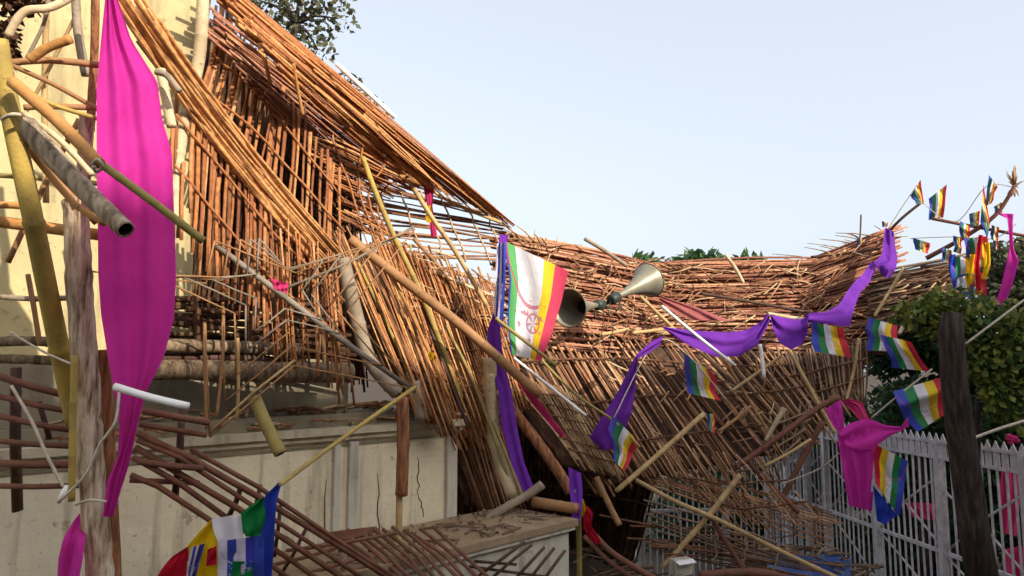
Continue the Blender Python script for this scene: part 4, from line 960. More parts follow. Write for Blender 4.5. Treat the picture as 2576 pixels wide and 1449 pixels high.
# ================================================================== CLOTHS
drape('pink_cloth', 'long magenta cloth hanging from the top beside the diagonal bundle',
      [(266, -20, 3.45), (254, 100, 3.45), (243, 220, 3.45), (243, 340, 3.43), (244, 460, 3.42), (246, 580, 3.42), (247, 690, 3.42), (254, 790, 3.42), (270, 890, 3.42), (288, 990, 3.42), (300, 1070, 3.45), (296, 1150, 3.5), (268, 1215, 3.5), (258, 1300, 3.5)],
      [(290, -20, 3.5), (330, 100, 3.55), (396, 205, 3.6), (408, 300, 3.62), (432, 380, 3.62), (436, 480, 3.62), (440, 590, 3.6), (443, 700, 3.6), (438, 800, 3.58), (412, 900, 3.55), (368, 985, 3.5), (345, 1075, 3.5), (326, 1165, 3.52), (284, 1300, 3.52)],
      M['pink'], nu=26, nv=70, amp=0.022, folds=2.6, seed=5, crumple=0.006)
drape('pink_cloth', 'dark magenta cloth tail passing behind the peeling post and bulging out at its left',
      [(262, 1222, 3.8), (232, 1262, 3.8), (192, 1300, 3.7), (160, 1350, 3.5), (146, 1410, 3.5), (142, 1500, 3.5)], [(282, 1268, 3.8), (256, 1300, 3.8), (216, 1322, 3.7), (214, 1352, 3.45), (208, 1410, 3.42), (190, 1500, 3.42)],
      M['pink'], nu=14, nv=14, amp=0.03, folds=1.5, seed=8)
hp = drape('purple_cloth', 'long purple cloth hanging below the big striped flag',
      [(1256, 590, 7.6), (1250, 690, 7.5), (1244, 780, 7.4), (1226, 830, 7.35), (1228, 900, 7.3), (1252, 980, 7.25), (1262, 1070, 7.2), (1284, 1160, 7.15), (1308, 1240, 7.15)],
      [(1278, 592, 7.7), (1270, 690, 7.6), (1266, 780, 7.5), (1258, 830, 7.45), (1266, 900, 7.4), (1286, 980, 7.35), (1300, 1070, 7.3), (1318, 1160, 7.25), (1346, 1236, 7.25)],
      M['purple'], nu=10, nv=40, amp=0.02, folds=1.6, seed=3)
drape('purple_cloth', 'short purple cloth bunched over the end of the ledge log',
      [(1430, 1175, 7.3), (1432, 1230, 7.2), (1440, 1290, 7.0), (1434, 1322, 6.95)], [(1462, 1190, 7.3), (1466, 1240, 7.2), (1462, 1290, 7.0), (1458, 1312, 6.95)],
      M['purple'], nu=8, nv=16, amp=0.03, folds=1.2, seed=4)
drape('purple_cloth', 'purple pennant hanging over the diagonal cane with a striped flag at its hem',
      [(1668, 845, 8.9), (1640, 858, 8.8), (1600, 893, 8.6), (1552, 990, 8.5), (1510, 1055, 8.4), (1484, 1100, 8.4), (1512, 1132, 8.4)],
      [(1662, 866, 8.9), (1630, 890, 8.8), (1604, 902, 8.6), (1598, 985, 8.5), (1588, 1040, 8.4), (1574, 1080, 8.4), (1552, 1128, 8.4)],
      M['purple'], nu=14, nv=36, amp=0.035, folds=1.5, seed=6)
ga = thing('purple_garland', P(1900, 850, 9.8), 'long purple swagged garland along the right roof up to the thatch peak', 'garland')
drape('swag', None, [(1668, 826, 9.5), (1700, 850, 9.6), (1740, 872, 9.6), (1800, 898, 9.6), (1860, 896, 9.7), (1905, 868, 9.7), (1938, 808, 9.8)],
      [(1668, 822, 9.55), (1720, 829, 9.7), (1770, 833, 9.75), (1830, 836, 9.8), (1880, 830, 9.8), (1915, 808, 9.8), (1932, 786, 9.8)], M['purple'], parent=ga, nu=10, nv=36, amp=0.04, folds=1.7, seed=2)
drape('swag', None, [(1938, 795, 9.8), (1945, 830, 9.7), (1960, 862, 9.7), (1990, 880, 9.7), (2018, 866, 9.7), (2030, 840, 9.7), (2036, 800, 9.8)],
      [(1940, 790, 9.85), (1960, 797, 9.85), (1980, 800, 9.85), (2000, 803, 9.85), (2015, 803, 9.85), (2026, 798, 9.85), (2034, 790, 9.85)], M['purple'], parent=ga, nu=10, nv=26, amp=0.05, folds=1.4, seed=12)
drape('swag', None, [(2030, 810, 9.8), (2080, 815, 9.8), (2138, 822, 9.9), (2150, 770, 10.2), (2165, 735, 10.6), (2190, 708, 11.2), (2206, 668, 11.6)],
      [(2034, 788, 9.8), (2080, 784, 9.9), (2112, 766, 10.0), (2130, 735, 10.3), (2150, 708, 10.7), (2170, 690, 11.2), (2194, 655, 11.6)], M['purple'], parent=ga, nu=10, nv=30, amp=0.03, folds=1.3, seed=15)
drape('swag', None, [(2226, 572, 12.2), (2222, 610, 12.1), (2218, 640, 11.9), (2198, 662, 11.7), (2222, 696, 11.7)], [(2248, 582, 12.2), (2252, 620, 12.1), (2258, 650, 11.9), (2254, 676, 11.7), (2238, 700, 11.7)], M['purple'], parent=ga, nu=8, nv=20, amp=0.04, folds=1.4, seed=17)

# pink cloth knotted on the fence
kp = thing('pink_cloth', P(2180, 1150, 7.0), 'dark magenta cloth knotted over the railing with arms spread', 'cloth')
drape('drape', None, [(2110, 1080, 7.0), (2108, 1110, 6.95), (2118, 1170, 6.95), (2128, 1230, 6.95), (2136, 1272, 6.95)], [(2200, 1070, 7.0), (2200, 1120, 6.95), (2196, 1180, 6.95), (2190, 1240, 6.95), (2188, 1284, 6.95)], M['pink'], parent=kp, nu=18, nv=24, amp=0.04, folds=2.4, seed=21)
drape('drape', None, [(2108, 1086, 6.98), (2140, 1064, 7.0), (2182, 1052, 7.0), (2230, 1070, 7.05), (2266, 1074, 7.1), (2284, 1050, 7.1)], [(2130, 1122, 6.9), (2160, 1132, 6.9), (2196, 1130, 6.9), (2236, 1098, 7.0), (2264, 1086, 7.05), (2287, 1072, 7.05)], M['pink'], parent=kp, nu=10, nv=26, amp=0.035, folds=1.5, seed=22)
drape('drape', None, [(2076, 1030, 7.2), (2094, 1070, 7.1), (2112, 1090, 7.0)], [(2116, 1004, 7.2), (2122, 1048, 7.1), (2124, 1084, 7.0)], M['pink'], parent=kp, nu=8, nv=12, amp=0.03, seed=23)
drape('drape', None, [(2186, 1240, 6.96), (2186, 1290, 6.96)], [(2198, 1236, 6.96), (2193, 1284, 6.96)], M['pink'], parent=kp, nu=5, nv=6, amp=0.01, seed=24)
drape('drape', None, [(2116, 1008, 7.25), (2140, 1030, 7.2), (2166, 1062, 7.05)], [(2132, 1002, 7.25), (2168, 1012, 7.2), (2186, 1052, 7.05)], M['rosy'], parent=kp, nu=8, nv=10, amp=0.05, seed=25)
drape('pink_ribbon', 'bright pink ribbon hanging from the bent branch at the right edge',
      [(2505, 536, 10.4), (2534, 550, 10.4), (2538, 590, 10.4), (2540, 622, 10.4), (2532, 660, 10.35), (2518, 720, 10.3), (2504, 764, 10.3)],
      [(2550, 538, 10.4), (2548, 556, 10.4), (2548, 592, 10.4), (2550, 626, 10.4), (2564, 656, 10.35), (2546, 720, 10.3), (2524, 770, 10.3)], M['pink'], 'ribbon', nu=8, nv=36, amp=0.04, folds=1.2, seed=31)
drape('rose_cloth', 'faded rose cloth lying on the reddish thatch by the loudspeaker', [(1655, 752, 10.7), (1700, 790, 10.5), (1740, 805, 10.45)], [(1668, 746, 10.75), (1760, 776, 10.6), (1840, 808, 10.4)], M['faded'], nu=14, nv=12, amp=0.04, folds=2, seed=33)
drape('rose_cloth', 'dark rose cloth strip under the torn mesh left of the bark strip', [(1300, 960, 7.85), (1350, 1030, 7.8), (1410, 1100, 7.75)], [(1318, 958, 7.85), (1372, 1026, 7.8), (1424, 1098, 7.75)], M['rosy'], nu=6, nv=20, amp=0.03, seed=34)
drape('rose_cloth', 'rose rag and yellow tag hanging in the netting against the sky', [(1062, 458, 8.2), (1075, 520, 8.2), (1085, 600, 8.2)], [(1092, 466, 8.2), (1088, 520, 8.2), (1100, 592, 8.2)], M['rosy'], nu=6, nv=14, amp=0.03, seed=35)
drape('yellow_rag', 'bright yellow rag below the rose rag in the netting', [(1070, 518, 8.1), (1072, 560, 8.1)], [(1084, 516, 8.1), (1088, 558, 8.1)], M['yellow_cloth'], nu=6, nv=8, amp=0.02, seed=36)
drape('marigold', 'small orange rag caught on the cane left of the white post', [(1074, 884, 6.4), (1082, 906, 6.4)], [(1090, 886, 6.4), (1092, 908, 6.4)], M['yellow_cloth'], 'rag', nu=5, nv=5, amp=0.02, seed=37)

# ================================================================== FLAGS
fb = thing('flag', P(1335, 760, 7.1), 'big sunlit striped flag with red print in the middle of the wreckage', 'flag', 'striped festival flags')
drape('panel', None, [(1268, 606, 7.2), (1282, 700, 7.1), (1276, 800, 7.05), (1286, 892, 7.0)], [(1430, 682, 7.2), (1412, 760, 7.15), (1388, 840, 7.1), (1362, 908, 7.05)], M['flag_big'], parent=fb, nu=30, nv=26, amp=0.03, folds=1.5, seed=41)
drape('folded_edge', None, [(1250, 612, 7.22), (1246, 700, 7.15), (1242, 790, 7.1)], [(1272, 610, 7.18), (1272, 700, 7.08), (1264, 830, 7.05)], M['flag_print'], parent=fb, nu=8, nv=16, amp=0.03, folds=1, seed=42)
pole('bamboo_pole', 'thin dark cane across the lower corner of the big flag', [(1246, 800, 6.95), (1310, 850, 6.95), (1400, 920, 6.95)], 9, M['bamboo_olive'], 'pole')

bf = thing('flag', P(560, 1350, 3.9), 'large folded striped flag hanging on a thin bamboo at the bottom left', 'flag', 'striped festival flags')
drape('red_stripe', None, [(470, 1376, 3.9), (430, 1402, 3.9), (400, 1440, 3.9), (385, 1490, 3.9)], [(474, 1376, 3.9), (474, 1410, 3.9), (470, 1440, 3.9), (468, 1490, 3.9)], M['red_cloth'], parent=bf, nu=8, nv=10, amp=0.015, seed=51)
drape('yellow_stripe', None, [(530, 1308, 3.9), (495, 1345, 3.9), (472, 1374, 3.9), (470, 1430, 3.9), (468, 1490, 3.9)], [(536, 1310, 3.9), (546, 1345, 3.9), (552, 1380, 3.88), (556, 1430, 3.88), (560, 1490, 3.88)], M['yellow_cloth'], parent=bf, nu=10, nv=14, amp=0.02, folds=1.5, seed=52)
drape('white_stripe', None, [(532, 1306, 3.88), (538, 1340, 3.87), (552, 1370, 3.86), (566, 1430, 3.86), (566, 1490, 3.86)], [(606, 1292, 3.88), (610, 1330, 3.87), (614, 1362, 3.86), (616, 1430, 3.85), (620, 1490, 3.85)], M['white_cloth'], parent=bf, nu=10, nv=14, amp=0.02, folds=1.2, seed=53)
drape('green_stripe', None, [(660, 1250, 3.86), (606, 1290, 3.86), (610, 1330, 3.85), (618, 1350, 3.85)], [(664, 1252, 3.86), (668, 1290, 3.85), (664, 1330, 3.84), (650, 1352, 3.84)], M['green_cloth'], parent=bf, nu=10, nv=12, amp=0.02, folds=1.5, seed=54)
drape('blue_stripe', None, [(700, 1214, 3.88), (664, 1250, 3.86), (664, 1310, 3.84), (650, 1360, 3.84), (640, 1420, 3.84), (640, 1490, 3.84)], [(708, 1216, 3.88), (696, 1262, 3.86), (692, 1310, 3.86), (690, 1360, 3.86), (686, 1420, 3.86), (680, 1490, 3.86)], M['blue_cloth'], parent=bf, nu=8, nv=22, amp=0.015, folds=1.2, seed=55)
drape('printed_panel', None, [(548, 1362, 3.83), (548, 1420, 3.83), (546, 1490, 3.83)], [(664, 1346, 3.82), (664, 1420, 3.82), (664, 1490, 3.82)], M['flag_print'], parent=bf, nu=14, nv=14, amp=0.015, folds=1.8, seed=56)
drape('green_patch', None, [(585, 1412, 3.81), (575, 1490, 3.81)], [(634, 1412, 3.81), (640, 1490, 3.81)], M['green_cloth'], parent=bf, nu=6, nv=6, amp=0.01, seed=57)
drape('lavender_patch', None, [(480, 1378, 3.87), (470, 1430, 3.87), (468, 1452, 3.87)], [(516, 1366, 3.87), (500, 1420, 3.86), (492, 1452, 3.86)], M['flag_print'], parent=bf, nu=8, nv=8, amp=0.01, seed=58)
drape('red_patch', None, [(522, 1382, 3.86), (518, 1425, 3.86)], [(544, 1374, 3.85), (545, 1420, 3.85)], M['red_cloth'], parent=bf, nu=6, nv=6, amp=0.01, seed=59)
pole('flag_pole', 'thin yellow bamboo stick holding the large folded bottom flag', [(702, 1222, 3.88), (800, 1148, 4.3), (910, 1068, 4.9), (1044, 974, 5.75)], 11, M['bamboo_yellow'], 'flag pole', nodes=6)

FL = [
 ('striped flag hanging steeply on the brown slope under the purple swag', (1722, 890), (1790, 935), (1813, 1012), (1738, 985), 9.4, {}),
 ('striped flag tied at the hem of the purple pennant', (1541, 1044), (1610, 1115), (1568, 1190), (1534, 1158), 8.0, {}),
 ('tiny striped flag at the tip of the pale tan bamboo', (1776, 1040), (1800, 1042), (1802, 1092), (1780, 1082), 8.8, {}),
 ('striped flag flat on the slope at the right end of the purple swags', (2038, 810), (2122, 826), (2138, 898), (2044, 884), 9.6, {}),
 ('striped flag below the golden stick, left of two overlapping', (2186, 798), (2258, 820), (2252, 884), (2176, 878), 9.0, {}),
 ('curving striped flag below, right of two overlapping', (2214, 842), (2292, 860), (2334, 932), (2244, 928), 8.8, {}),
 ('striped flag slung on the white cord left of the dark trunk', (2246, 985), (2372, 948), (2384, 1040), (2302, 1084), 7.3, {}),
]
for i, (lab, tl, tr, br, bl, d, kw) in enumerate(FL):
    flag(lab, tl, tr, br, bl, d, seed=60 + i, **kw)
flag('long striped flag hanging beside the knotted magenta cloth on the railing', (2284, 1160), (2204, 1118), (2196, 1214), (2258, 1304), 6.9, seed=70, flip=False)
drape('striped_rag', 'narrow blue and green striped strip trailing under the long railing flag', [(2196, 1220, 6.88), (2206, 1310, 6.88)], [(2256, 1296, 6.88), (2226, 1320, 6.88)], M['blue_cloth'], 'flag', group='striped festival flags', nu=8, nv=8, amp=0.02, seed=71)
SF = [
 ('small flag on the dark stick above the thatch peak', (2290, 490), (2316, 452), (2322, 512), (2306, 514), 12.1),
 ('small flag of two colours right of the dark stick above the peak', (2336, 500), (2382, 464), (2372, 545), (2338, 552), 11.9),
 ('small green flag on the thatch behind the ridge spike', (2157, 598), (2172, 600), (2170, 620), (2156, 622), 12.6),
 ('tiny yellow flag on the tip of the thatch peak', (2218, 556), (2234, 560), (2232, 570), (2220, 572), 12.5),
 ('small flag high on the right below the dry tuft', (2488, 440), (2510, 470), (2498, 514), (2484, 516), 10.6),
 ('tall narrow red and yellow flag on the bent branch', (2466, 560), (2474, 464), (2492, 560), (2484, 600), 10.5),
 ('small flag left of the tall narrow flag on the bent branch', (2438, 538), (2466, 530), (2464, 566), (2440, 572), 10.6),
 ('flag hanging under the crossing of the two branches, upper', (2424, 600), (2484, 594), (2494, 668), (2436, 676), 10.5),
 ('flag hanging in the middle of the branch cluster', (2392, 650), (2450, 640), (2452, 720), (2398, 730), 10.45),
 ('flag hanging lowest in the branch cluster, yellow and red', (2412, 690), (2476, 686), (2486, 750), (2420, 740), 10.4),
 ('small flag with yellow hem drooping above the trunk', (2430, 738), (2478, 744), (2488, 768), (2452, 764), 10.35),
 ('small faded flag at the lower left of the branches', (2296, 598), (2340, 612), (2332, 640), (2300, 626), 11.2),
 ('small faded pennant beside the pink ribbon', (2498, 600), (2512, 600), (2510, 628), (2500, 626), 10.6),
 ('small flag just above the upper hanging flag in the cluster', (2416, 556), (2440, 570), (2436, 604), (2414, 596), 10.55),
 ('small flag right of the upper hanging flag under the pink ribbon', (2494, 566), (2514, 572), (2508, 606), (2492, 602), 10.5),
 ('small flag at the far left of the cluster, beside the blue ribbon', (2372, 622), (2394, 630), (2390, 662), (2370, 656), 10.6),
 ('small flag tucked between the two lowest flags of the cluster', (2440, 716), (2464, 722), (2458, 752), (2438, 748), 10.38),
 ('small flag on the bent branch just under the high flag', (2500, 520), (2520, 508), (2522, 536), (2504, 544), 10.5),
 ('small red and yellow flag left of the branch cluster', (2398, 592), (2420, 600), (2418, 640), (2400, 632), 10.6),
]
for i, (lab, tl, tr, br, bl, d) in enumerate(SF):
    flag(lab, tl, tr, br, bl, d, seed=80 + i, amp=0.07, folds=1.7)
for i, (lab, L_, R_, m_) in enumerate((
    ('yellow ribbon dangling inside the branch cluster, left one', [(2440, 640, 10.4), (2436, 690, 10.4), (2424, 745, 10.4)], [(2456, 640, 10.4), (2452, 690, 10.4), (2442, 748, 10.4)], 'yellow_cloth'),
    ('red ribbon crossing the branch cluster diagonally', [(2462, 590, 10.3), (2450, 660, 10.3), (2456, 730, 10.3)], [(2474, 592, 10.3), (2464, 664, 10.3), (2470, 732, 10.3)], 'red_cloth'),
    ('yellow ribbon hanging right of the red one in the cluster', [(2478, 610, 10.35), (2480, 660, 10.35), (2468, 700, 10.35)], [(2490, 612, 10.35), (2492, 662, 10.35), (2482, 704, 10.35)], 'yellow_cloth'),
    ('blue ribbon end at the left of the branch cluster', [(2388, 640, 10.4), (2386, 670, 10.4), (2390, 700, 10.4)], [(2404, 640, 10.4), (2404, 670, 10.4), (2408, 702, 10.4)], 'blue_cloth'),
    ('white ribbon folded low in the branch cluster', [(2410, 700, 10.35), (2404, 730, 10.35)], [(2428, 694, 10.35), (2424, 728, 10.35)], 'white_cloth'))):
    drape('ribbon', lab, L_, R_, M[m_], 'ribbon', group='ribbons in the branch cluster', nu=6, nv=16, amp=0.03, folds=1.1, seed=140 + i)
# streamer at the ledge
sm = thing('streamer', P(1480, 1300, 7.2), 'white, yellow and red streamer curling off the ledge corner', 'streamer')
drape('white_tip', None, [(1442, 1232, 7.2), (1452, 1262, 7.2)], [(1452, 1232, 7.2), (1468, 1258, 7.2)], M['white_cloth'], parent=sm, nu=6, nv=6, amp=0.01, seed=91)
drape('yellow_middle', None, [(1452, 1262, 7.2), (1458, 1285, 7.2), (1464, 1302, 7.2)], [(1468, 1258, 7.2), (1474, 1276, 7.2), (1474, 1292, 7.2)], M['yellow_cloth'], parent=sm, nu=6, nv=8, amp=0.015, seed=92)
drape('red_tail', None, [(1466, 1300, 7.2), (1468, 1328, 7.2), (1484, 1356, 7.2), (1502, 1372, 7.2)], [(1476, 1272, 7.2), (1492, 1288, 7.2), (1488, 1322, 7.2), (1512, 1360, 7.2)], M['red_cloth'], parent=sm, nu=8, nv=18, amp=0.02, seed=93)

# ================================================================== LOUDSPEAKERS
def horn(label, mouth, throat, rpx, d):
    m, t_ = P(*mouth), P(*throat)
    root = thing('horn_loudspeaker', t_, label, 'loudspeaker', 'horn loudspeakers on the wreckage')
    ax = (m - t_); L = ax.length; ax = ax.normalized(); r = rpx * d / F
    prof = [(0.0, .14), (.2, .2), (.4, .3), (.6, .46), (.8, .7), (.93, .92), (1.0, 1.0)]
    mb = MB(); pts = [t_ + ax * L * a for a, _ in prof]; rr = [r * b for _, b in prof]
    pts += [m + ax * .008, m - ax * .004]; rr += [r * 1.0, r * .955]
    for a, b in reversed(prof[:-1]): pts.append(t_ + ax * (L * a)); rr.append(r * b * .93)
    N = ax.cross(Vector((0, 0, 1))).normalized(); B = ax.cross(N)
    for q, ra in zip(pts, rr):
        for k in range(32):
            a = 2 * math.pi * k / 32
            mb.v.append(q + (N * math.cos(a) + B * math.sin(a)) * ra)
    for i in range(len(pts) - 1):
        for k in range(32):
            k2 = (k + 1) % 32
            mb.f.append((i * 32 + k, i * 32 + k2, (i + 1) * 32 + k2, (i + 1) * 32 + k))
    mb.build('bell', M['horn'], root)
    ring = [m + (N * math.cos(2 * math.pi * k / 32) + B * math.sin(2 * math.pi * k / 32)) * r for k in range(33)]
    MB().tube(ring, .009, 6).build('rim', M['horn_rim'], root)
    MB().tube([t_ - ax * .15, t_ - ax * .2 - Vector((0, 0, .12)), t_ - ax * .12 - Vector((0, .05, .34)), t_ - ax * .22 - Vector((0, -.02, .6))], .006, 5).build('cable', M['horn_dark'], root)
    MB().tube([t_ - ax * .16, t_ - ax * .15, t_ - ax * .02, t_], [r * .2, r * .3, r * .3, r * .16], 16).build('driver', M['horn_dark'], root)
    MB().tube([t_ + ax * L * .38, t_ + ax * L * .5, t_ + ax * L * .51], [r * .27, r * .345, r * .02], 20).build('throat', M['hole'], root)
    MB().tube([t_ + ax * .02 - Vector((0, 0, r * .3)) , t_ + ax * .05 - Vector((0, 0, r * .62)), t_ - ax * .05 - Vector((0, 0, r * .75))], .012, 8).build('bracket', M['horn_dark'], root)
    return root
horn('open-mouthed horn loudspeaker facing left beside the big flag', (1432, 775, 8.0), (1500, 768, 8.55), 48, 8.0)
horn('horn loudspeaker turned away to the right on the rod', (1632, 705, 9.25), (1555, 745, 8.8), 44, 9.2)
pole('metal_rod', 'dark rod joining the two horn loudspeakers', [(1470, 778, 8.6), (1520, 765, 8.75), (1575, 738, 8.95)], 9, M['horn_dark'], 'rod')

# ================================================================== RAILINGS
def railing(label, base, dirv, length, zt, zm, zb, n, posts, braces=True, crest=0.16):
    """painted bars from zb to zt with a spiked crest, a mid rail and posts"""
    d = Vector(dirv).normalized(); nn = Vector((-d.y, d.x, 0))
    root = thing('metal_railing', base, label, 'railing')
    at = lambda s, z, o=0: base + d * s + nn * o + Vector((0, 0, z))
    for z, h in ((zt, .04), (zm, .05), (zb, .05), (zt - crest - .06, .035)):
        MB().box(at(0, z, -.02), d * length, nn * .04, Vector((0, 0, h))).build('rail', M['paint'], root, False)
    bars = MB(); cr = MB()
    for k in range(n):
        s = length * (k + .5) / n
        r = .011
        bars.box(at(s - r, zb + .052, -r), d * 2 * r, nn * 2 * r, Vector((0, 0, zm - zb - .054)))
        bars.box(at(s - r, zm + .052, -r), d * 2 * r, nn * 2 * r, Vector((0, 0, zt - crest - .062 - zm - .054)))
    nc = int(n * 1.0)
    for k in range(nc):
        s = length * (k + .5) / nc; w = length / nc * .36
        cr.prism([at(s - w, zt - crest - .022, -.008), at(s + w, zt - crest - .022, -.008), at(s + w, zt + .05, -.008), at(s, zt + .14, -.008), at(s - w, zt + .05, -.008)], nn * .016)
    for v_ in range(0, len(bars.v), 8):          # the bars lean and bow a little, each its own way
        a_ = rg(.012); b_ = rg(.012)
        for q_ in range(v_, v_ + 8):
            bars.v[q_] = bars.v[q_] + d * (a_ if (q_ - v_) < 4 else b_) + nn * rg(.002)
    bars.build('bars', M['paint'], root, False); cr.build('spiked_crest', M['paint'], root, False)
    for s in posts:
        MB().box(at(s - .045, -.2, -.045), d * .09, nn * .09, Vector((0, 0, zt + .2))).build('post', M['paint'], root, False)
    if braces:
        ps = sorted(posts)
        for a, b in zip(ps[:-1], ps[1:]):
            for q0, q1 in (((a, zm + .05), (b, (zm + zt) / 2 + .1)), ((a, (zm + zt) / 2 + .3), (b, zm + .06)), ((a, zm - .9), (b, zm - .05))):
                MB().tube([at(q0[0] + .05, q0[1], -.035), at((q0[0] + q1[0]) / 2, (q0[1] + q1[1]) / 2 + .06, -.035), at(q1[0] - .05, q1[1], -.035)], .016, 6).build('brace', M['paint'], root)
    return root
zt = 3.9 - 1.02
FB = Vector((5.94, 10.4, 0))
fd = Vector((-0.093, 1, 0)).normalized()
railing('long lilac grey spiked railing receding behind the dark trunk', FB - fd * 3.2, fd, 9.0, zt, zt - 1.5, 0.15, 64, (0.2, 1.75, 3.3, 4.85, 6.4, 7.95, 8.9))
railing('grey barred railing at the back under the fallen roof', Vector((2.2, 13.6, 0)), (1, 0.12, 0), 3.4, 2.4, 1.35, 0.1, 30, (0.05, 1.7, 3.3), False)

# cloth and people colours behind the railing
drape('rose_cloth', 'narrow rose sheet hung behind the railing at the right edge', [(2520, 1180, 9.6), (2512, 1260, 9.6), (2522, 1340, 9.6)], [(2560, 1176, 9.8), (2566, 1260, 9.8), (2558, 1350, 9.8)], M['rosy'], nu=14, nv=16, amp=0.08, folds=2, seed=101)
drape('rose_cloth', 'pinkish rag hung lower behind the railing at the right edge', [(2530, 1380, 9.6), (2526, 1470, 9.6)], [(2600, 1370, 9.7), (2600, 1470, 9.7)], M['rosy'], nu=14, nv=10, amp=0.08, folds=2, seed=103)
drape('rose_cloth', 'rose cloth strung behind the railing left of the dark trunk', [(2276, 1262, 11.5), (2290, 1300, 11.5)], [(2372, 1268, 11.5), (2366, 1312, 11.5)], M['rosy'], nu=16, nv=8, amp=0.08, folds=3, seed=102)
fl = MB()
for k in range(9):
    a = k * 2.4; c = P(2545 + 16 * math.cos(a) * (k / 9), 1106 + 12 * math.sin(a) * (k / 9), 8.3)
    fl.tube([c - Vector((.03, 0, 0)), c, c + Vector((.03, .0, .01))], [.012, .034, .01], 8)
tag(fl.build('paper_flower', M['rosy']), 'bright rose paper flower on top of the railing at right', 'flower')

# ================================================================== TREES
def leaves(mb, c, rad, n, size, rnd, droop=0.0, shell=0.55):
    for _ in range(n):
        while True:
            q = Vector((rnd.uniform(-1, 1), rnd.uniform(-1, 1), rnd.uniform(-1, 1)))
            if q.length <= 1: break
        q = q.normalized() * (q.length ** shell)
        p = Vector(c) + Vector((q.x * rad[0], q.y * rad[1], q.z * rad[2]))
        a = Vector((rnd.gauss(0, 1), rnd.gauss(0, 1), rnd.gauss(0, .7) - droop)).normalized()
        b = a.cross(Vector((rnd.gauss(0, 1), rnd.gauss(0, 1), rnd.gauss(0, 1)))).normalized()
        L = size * rnd.uniform(.6, 1.4); w = L * rnd.uniform(.22, .38)
        i = len(mb.v)
        mb.v += [p, p + a * L * .5 + b * w, p + a * L, p + a * L * .5 - b * w]
        mb.f.append((i, i + 1, i + 2, i + 3))

def tree(label, base, trunk, clumps, mat, size, n, name='tree', droop=0.0, seed=1, cat='tree', tmat=None, tr=(.14, .05)):
    rnd = random.Random(seed)
    root = thing(name, base, label, cat)
    tm = MB(); tm.tube(trunk, [tr[0] + (tr[1] - tr[0]) * k / (len(trunk) - 1) for k in range(len(trunk))], 9)
    for c, r in clumps:
        s = min(trunk, key=lambda q: (q - c).length)
        tm.tube([s, s.lerp(c, .5) + Vector((0, 0, .1)), c], [tr[1] * .8, tr[1] * .5, tr[1] * .2], 5)
    tm.build('trunk', tmat or M['bark_dark'], root)
    cm = MB()
    for c, r in clumps: leaves(cm, c, r, n, size, rnd, droop)
    cm.build('crown', mat, root, False)
    return root

# leafy branch at the top behind the golden edge
cl = []
for x, y, r in ((700, 20, .5), (745, 40, .55), (790, 50, .6), (840, 45, .45), (720, 75, .4), (770, 100, .5), (800, 125, .35), (690, -30, .5), (760, -40, .6), (830, -10, .45), (650, 0, .5), (920, 265, .28), (946, 300, .2), (880, 205, .22)):
    cl.append((P(x, y, 13.5), (r, r, r * .7)))
tree('olive leafed tree whose branch shows above the golden roof edge', Vector((-5.4, 13.9, 0)), [Vector((-5.4, 13.9, 0)), Vector((-5.3, 13.7, 4)), P(700, 240, 13.6), P(745, 60, 13.5)], cl, M['leaf_olive'], .13, 75, seed=3, tr=(.2, .06))
# far treetops on the skyline
for k, (lab, xs, d) in enumerate((('distant bushy treetop on the skyline nearest the loudspeaker', [(1600, 668, .7), (1630, 662, .7), (1575, 674, .5)], 30),
                  ('distant dark treetop on the skyline left of the pale stub', [(1735, 662, 1.0), (1760, 652, 1.0), (1785, 664, 1.0), (1715, 672, .8)], 34),
                  ('distant green treetop on the skyline right of the pale stub', [(1860, 668, 1.0), (1885, 664, 1.0), (1910, 674, .8), (1830, 676, .9)], 36))):
    cls = [(P(x, y + 8, d), (r, r, r * .55)) for x, y, r in xs]
    c0 = cls[1][0]
    tree(lab, Vector((c0.x, c0.y, 0)), [Vector((c0.x, c0.y, 0)), Vector((c0.x, c0.y, 3)), c0 - Vector((0, 0, .4))], cls, M['leaf_mid'], .42, 150, seed=20 + k, tr=(.25, .12))
# dense greenery beyond the railing at right
rn = random.Random(5)
for k, (lab, box, d, mat, n, sz) in enumerate((
      ('dark shrubby tree behind the striped flags left of the trunk', (2210, 2380, 800, 1080), 13.0, M['leaf_dark'], 800, .12),
      ('dark dense tree filling the right edge above the railing', (2420, 2680, 800, 1120), 12.6, M['leaf_dark'], 800, .13),
      ('brownish bushy tree behind the pink ribbon at the right edge', (2500, 2660, 640, 790), 13.5, M['leaf_olive'], 420, .13),
      ('dark low tree behind the railing between trunk and knotted cloth', (2060, 2400, 1030, 1140), 15.5, M['leaf_dark'], 600, .13))):
    cls = []
    for _ in range(14):
        x, y = rn.uniform(box[0], box[1]), rn.uniform(box[2], box[3])
        cls.append((P(x, y, d + rn.uniform(-.6, .8)), (rn.uniform(.35, .65), .6, rn.uniform(.3, .55))))
    xm = (box[0] + box[1]) / 2
    c0 = P(xm, (box[2] + box[3]) / 2, d)
    tree(lab, Vector((c0.x, c0.y, 0)), [Vector((c0.x, c0.y, 0)), Vector((c0.x + .1, c0.y, 1.5)), c0], cls, mat, sz, n, seed=30 + k, droop=.5)
dl = MB(); rn2 = random.Random(77)
for x, y, r in ((8, 20, .1), (40, -5, .08), (80, -10, .07), (5, 90, .07), (12, 130, .05)): leaves(dl, P(x, y, 3.75), (r, .08, r), 120, .05, rn2, .6)
tag(dl.build('dry_leaves', M['reed_dark'], None, False), 'dark withered leaf clump in the top left corner', 'leaves')
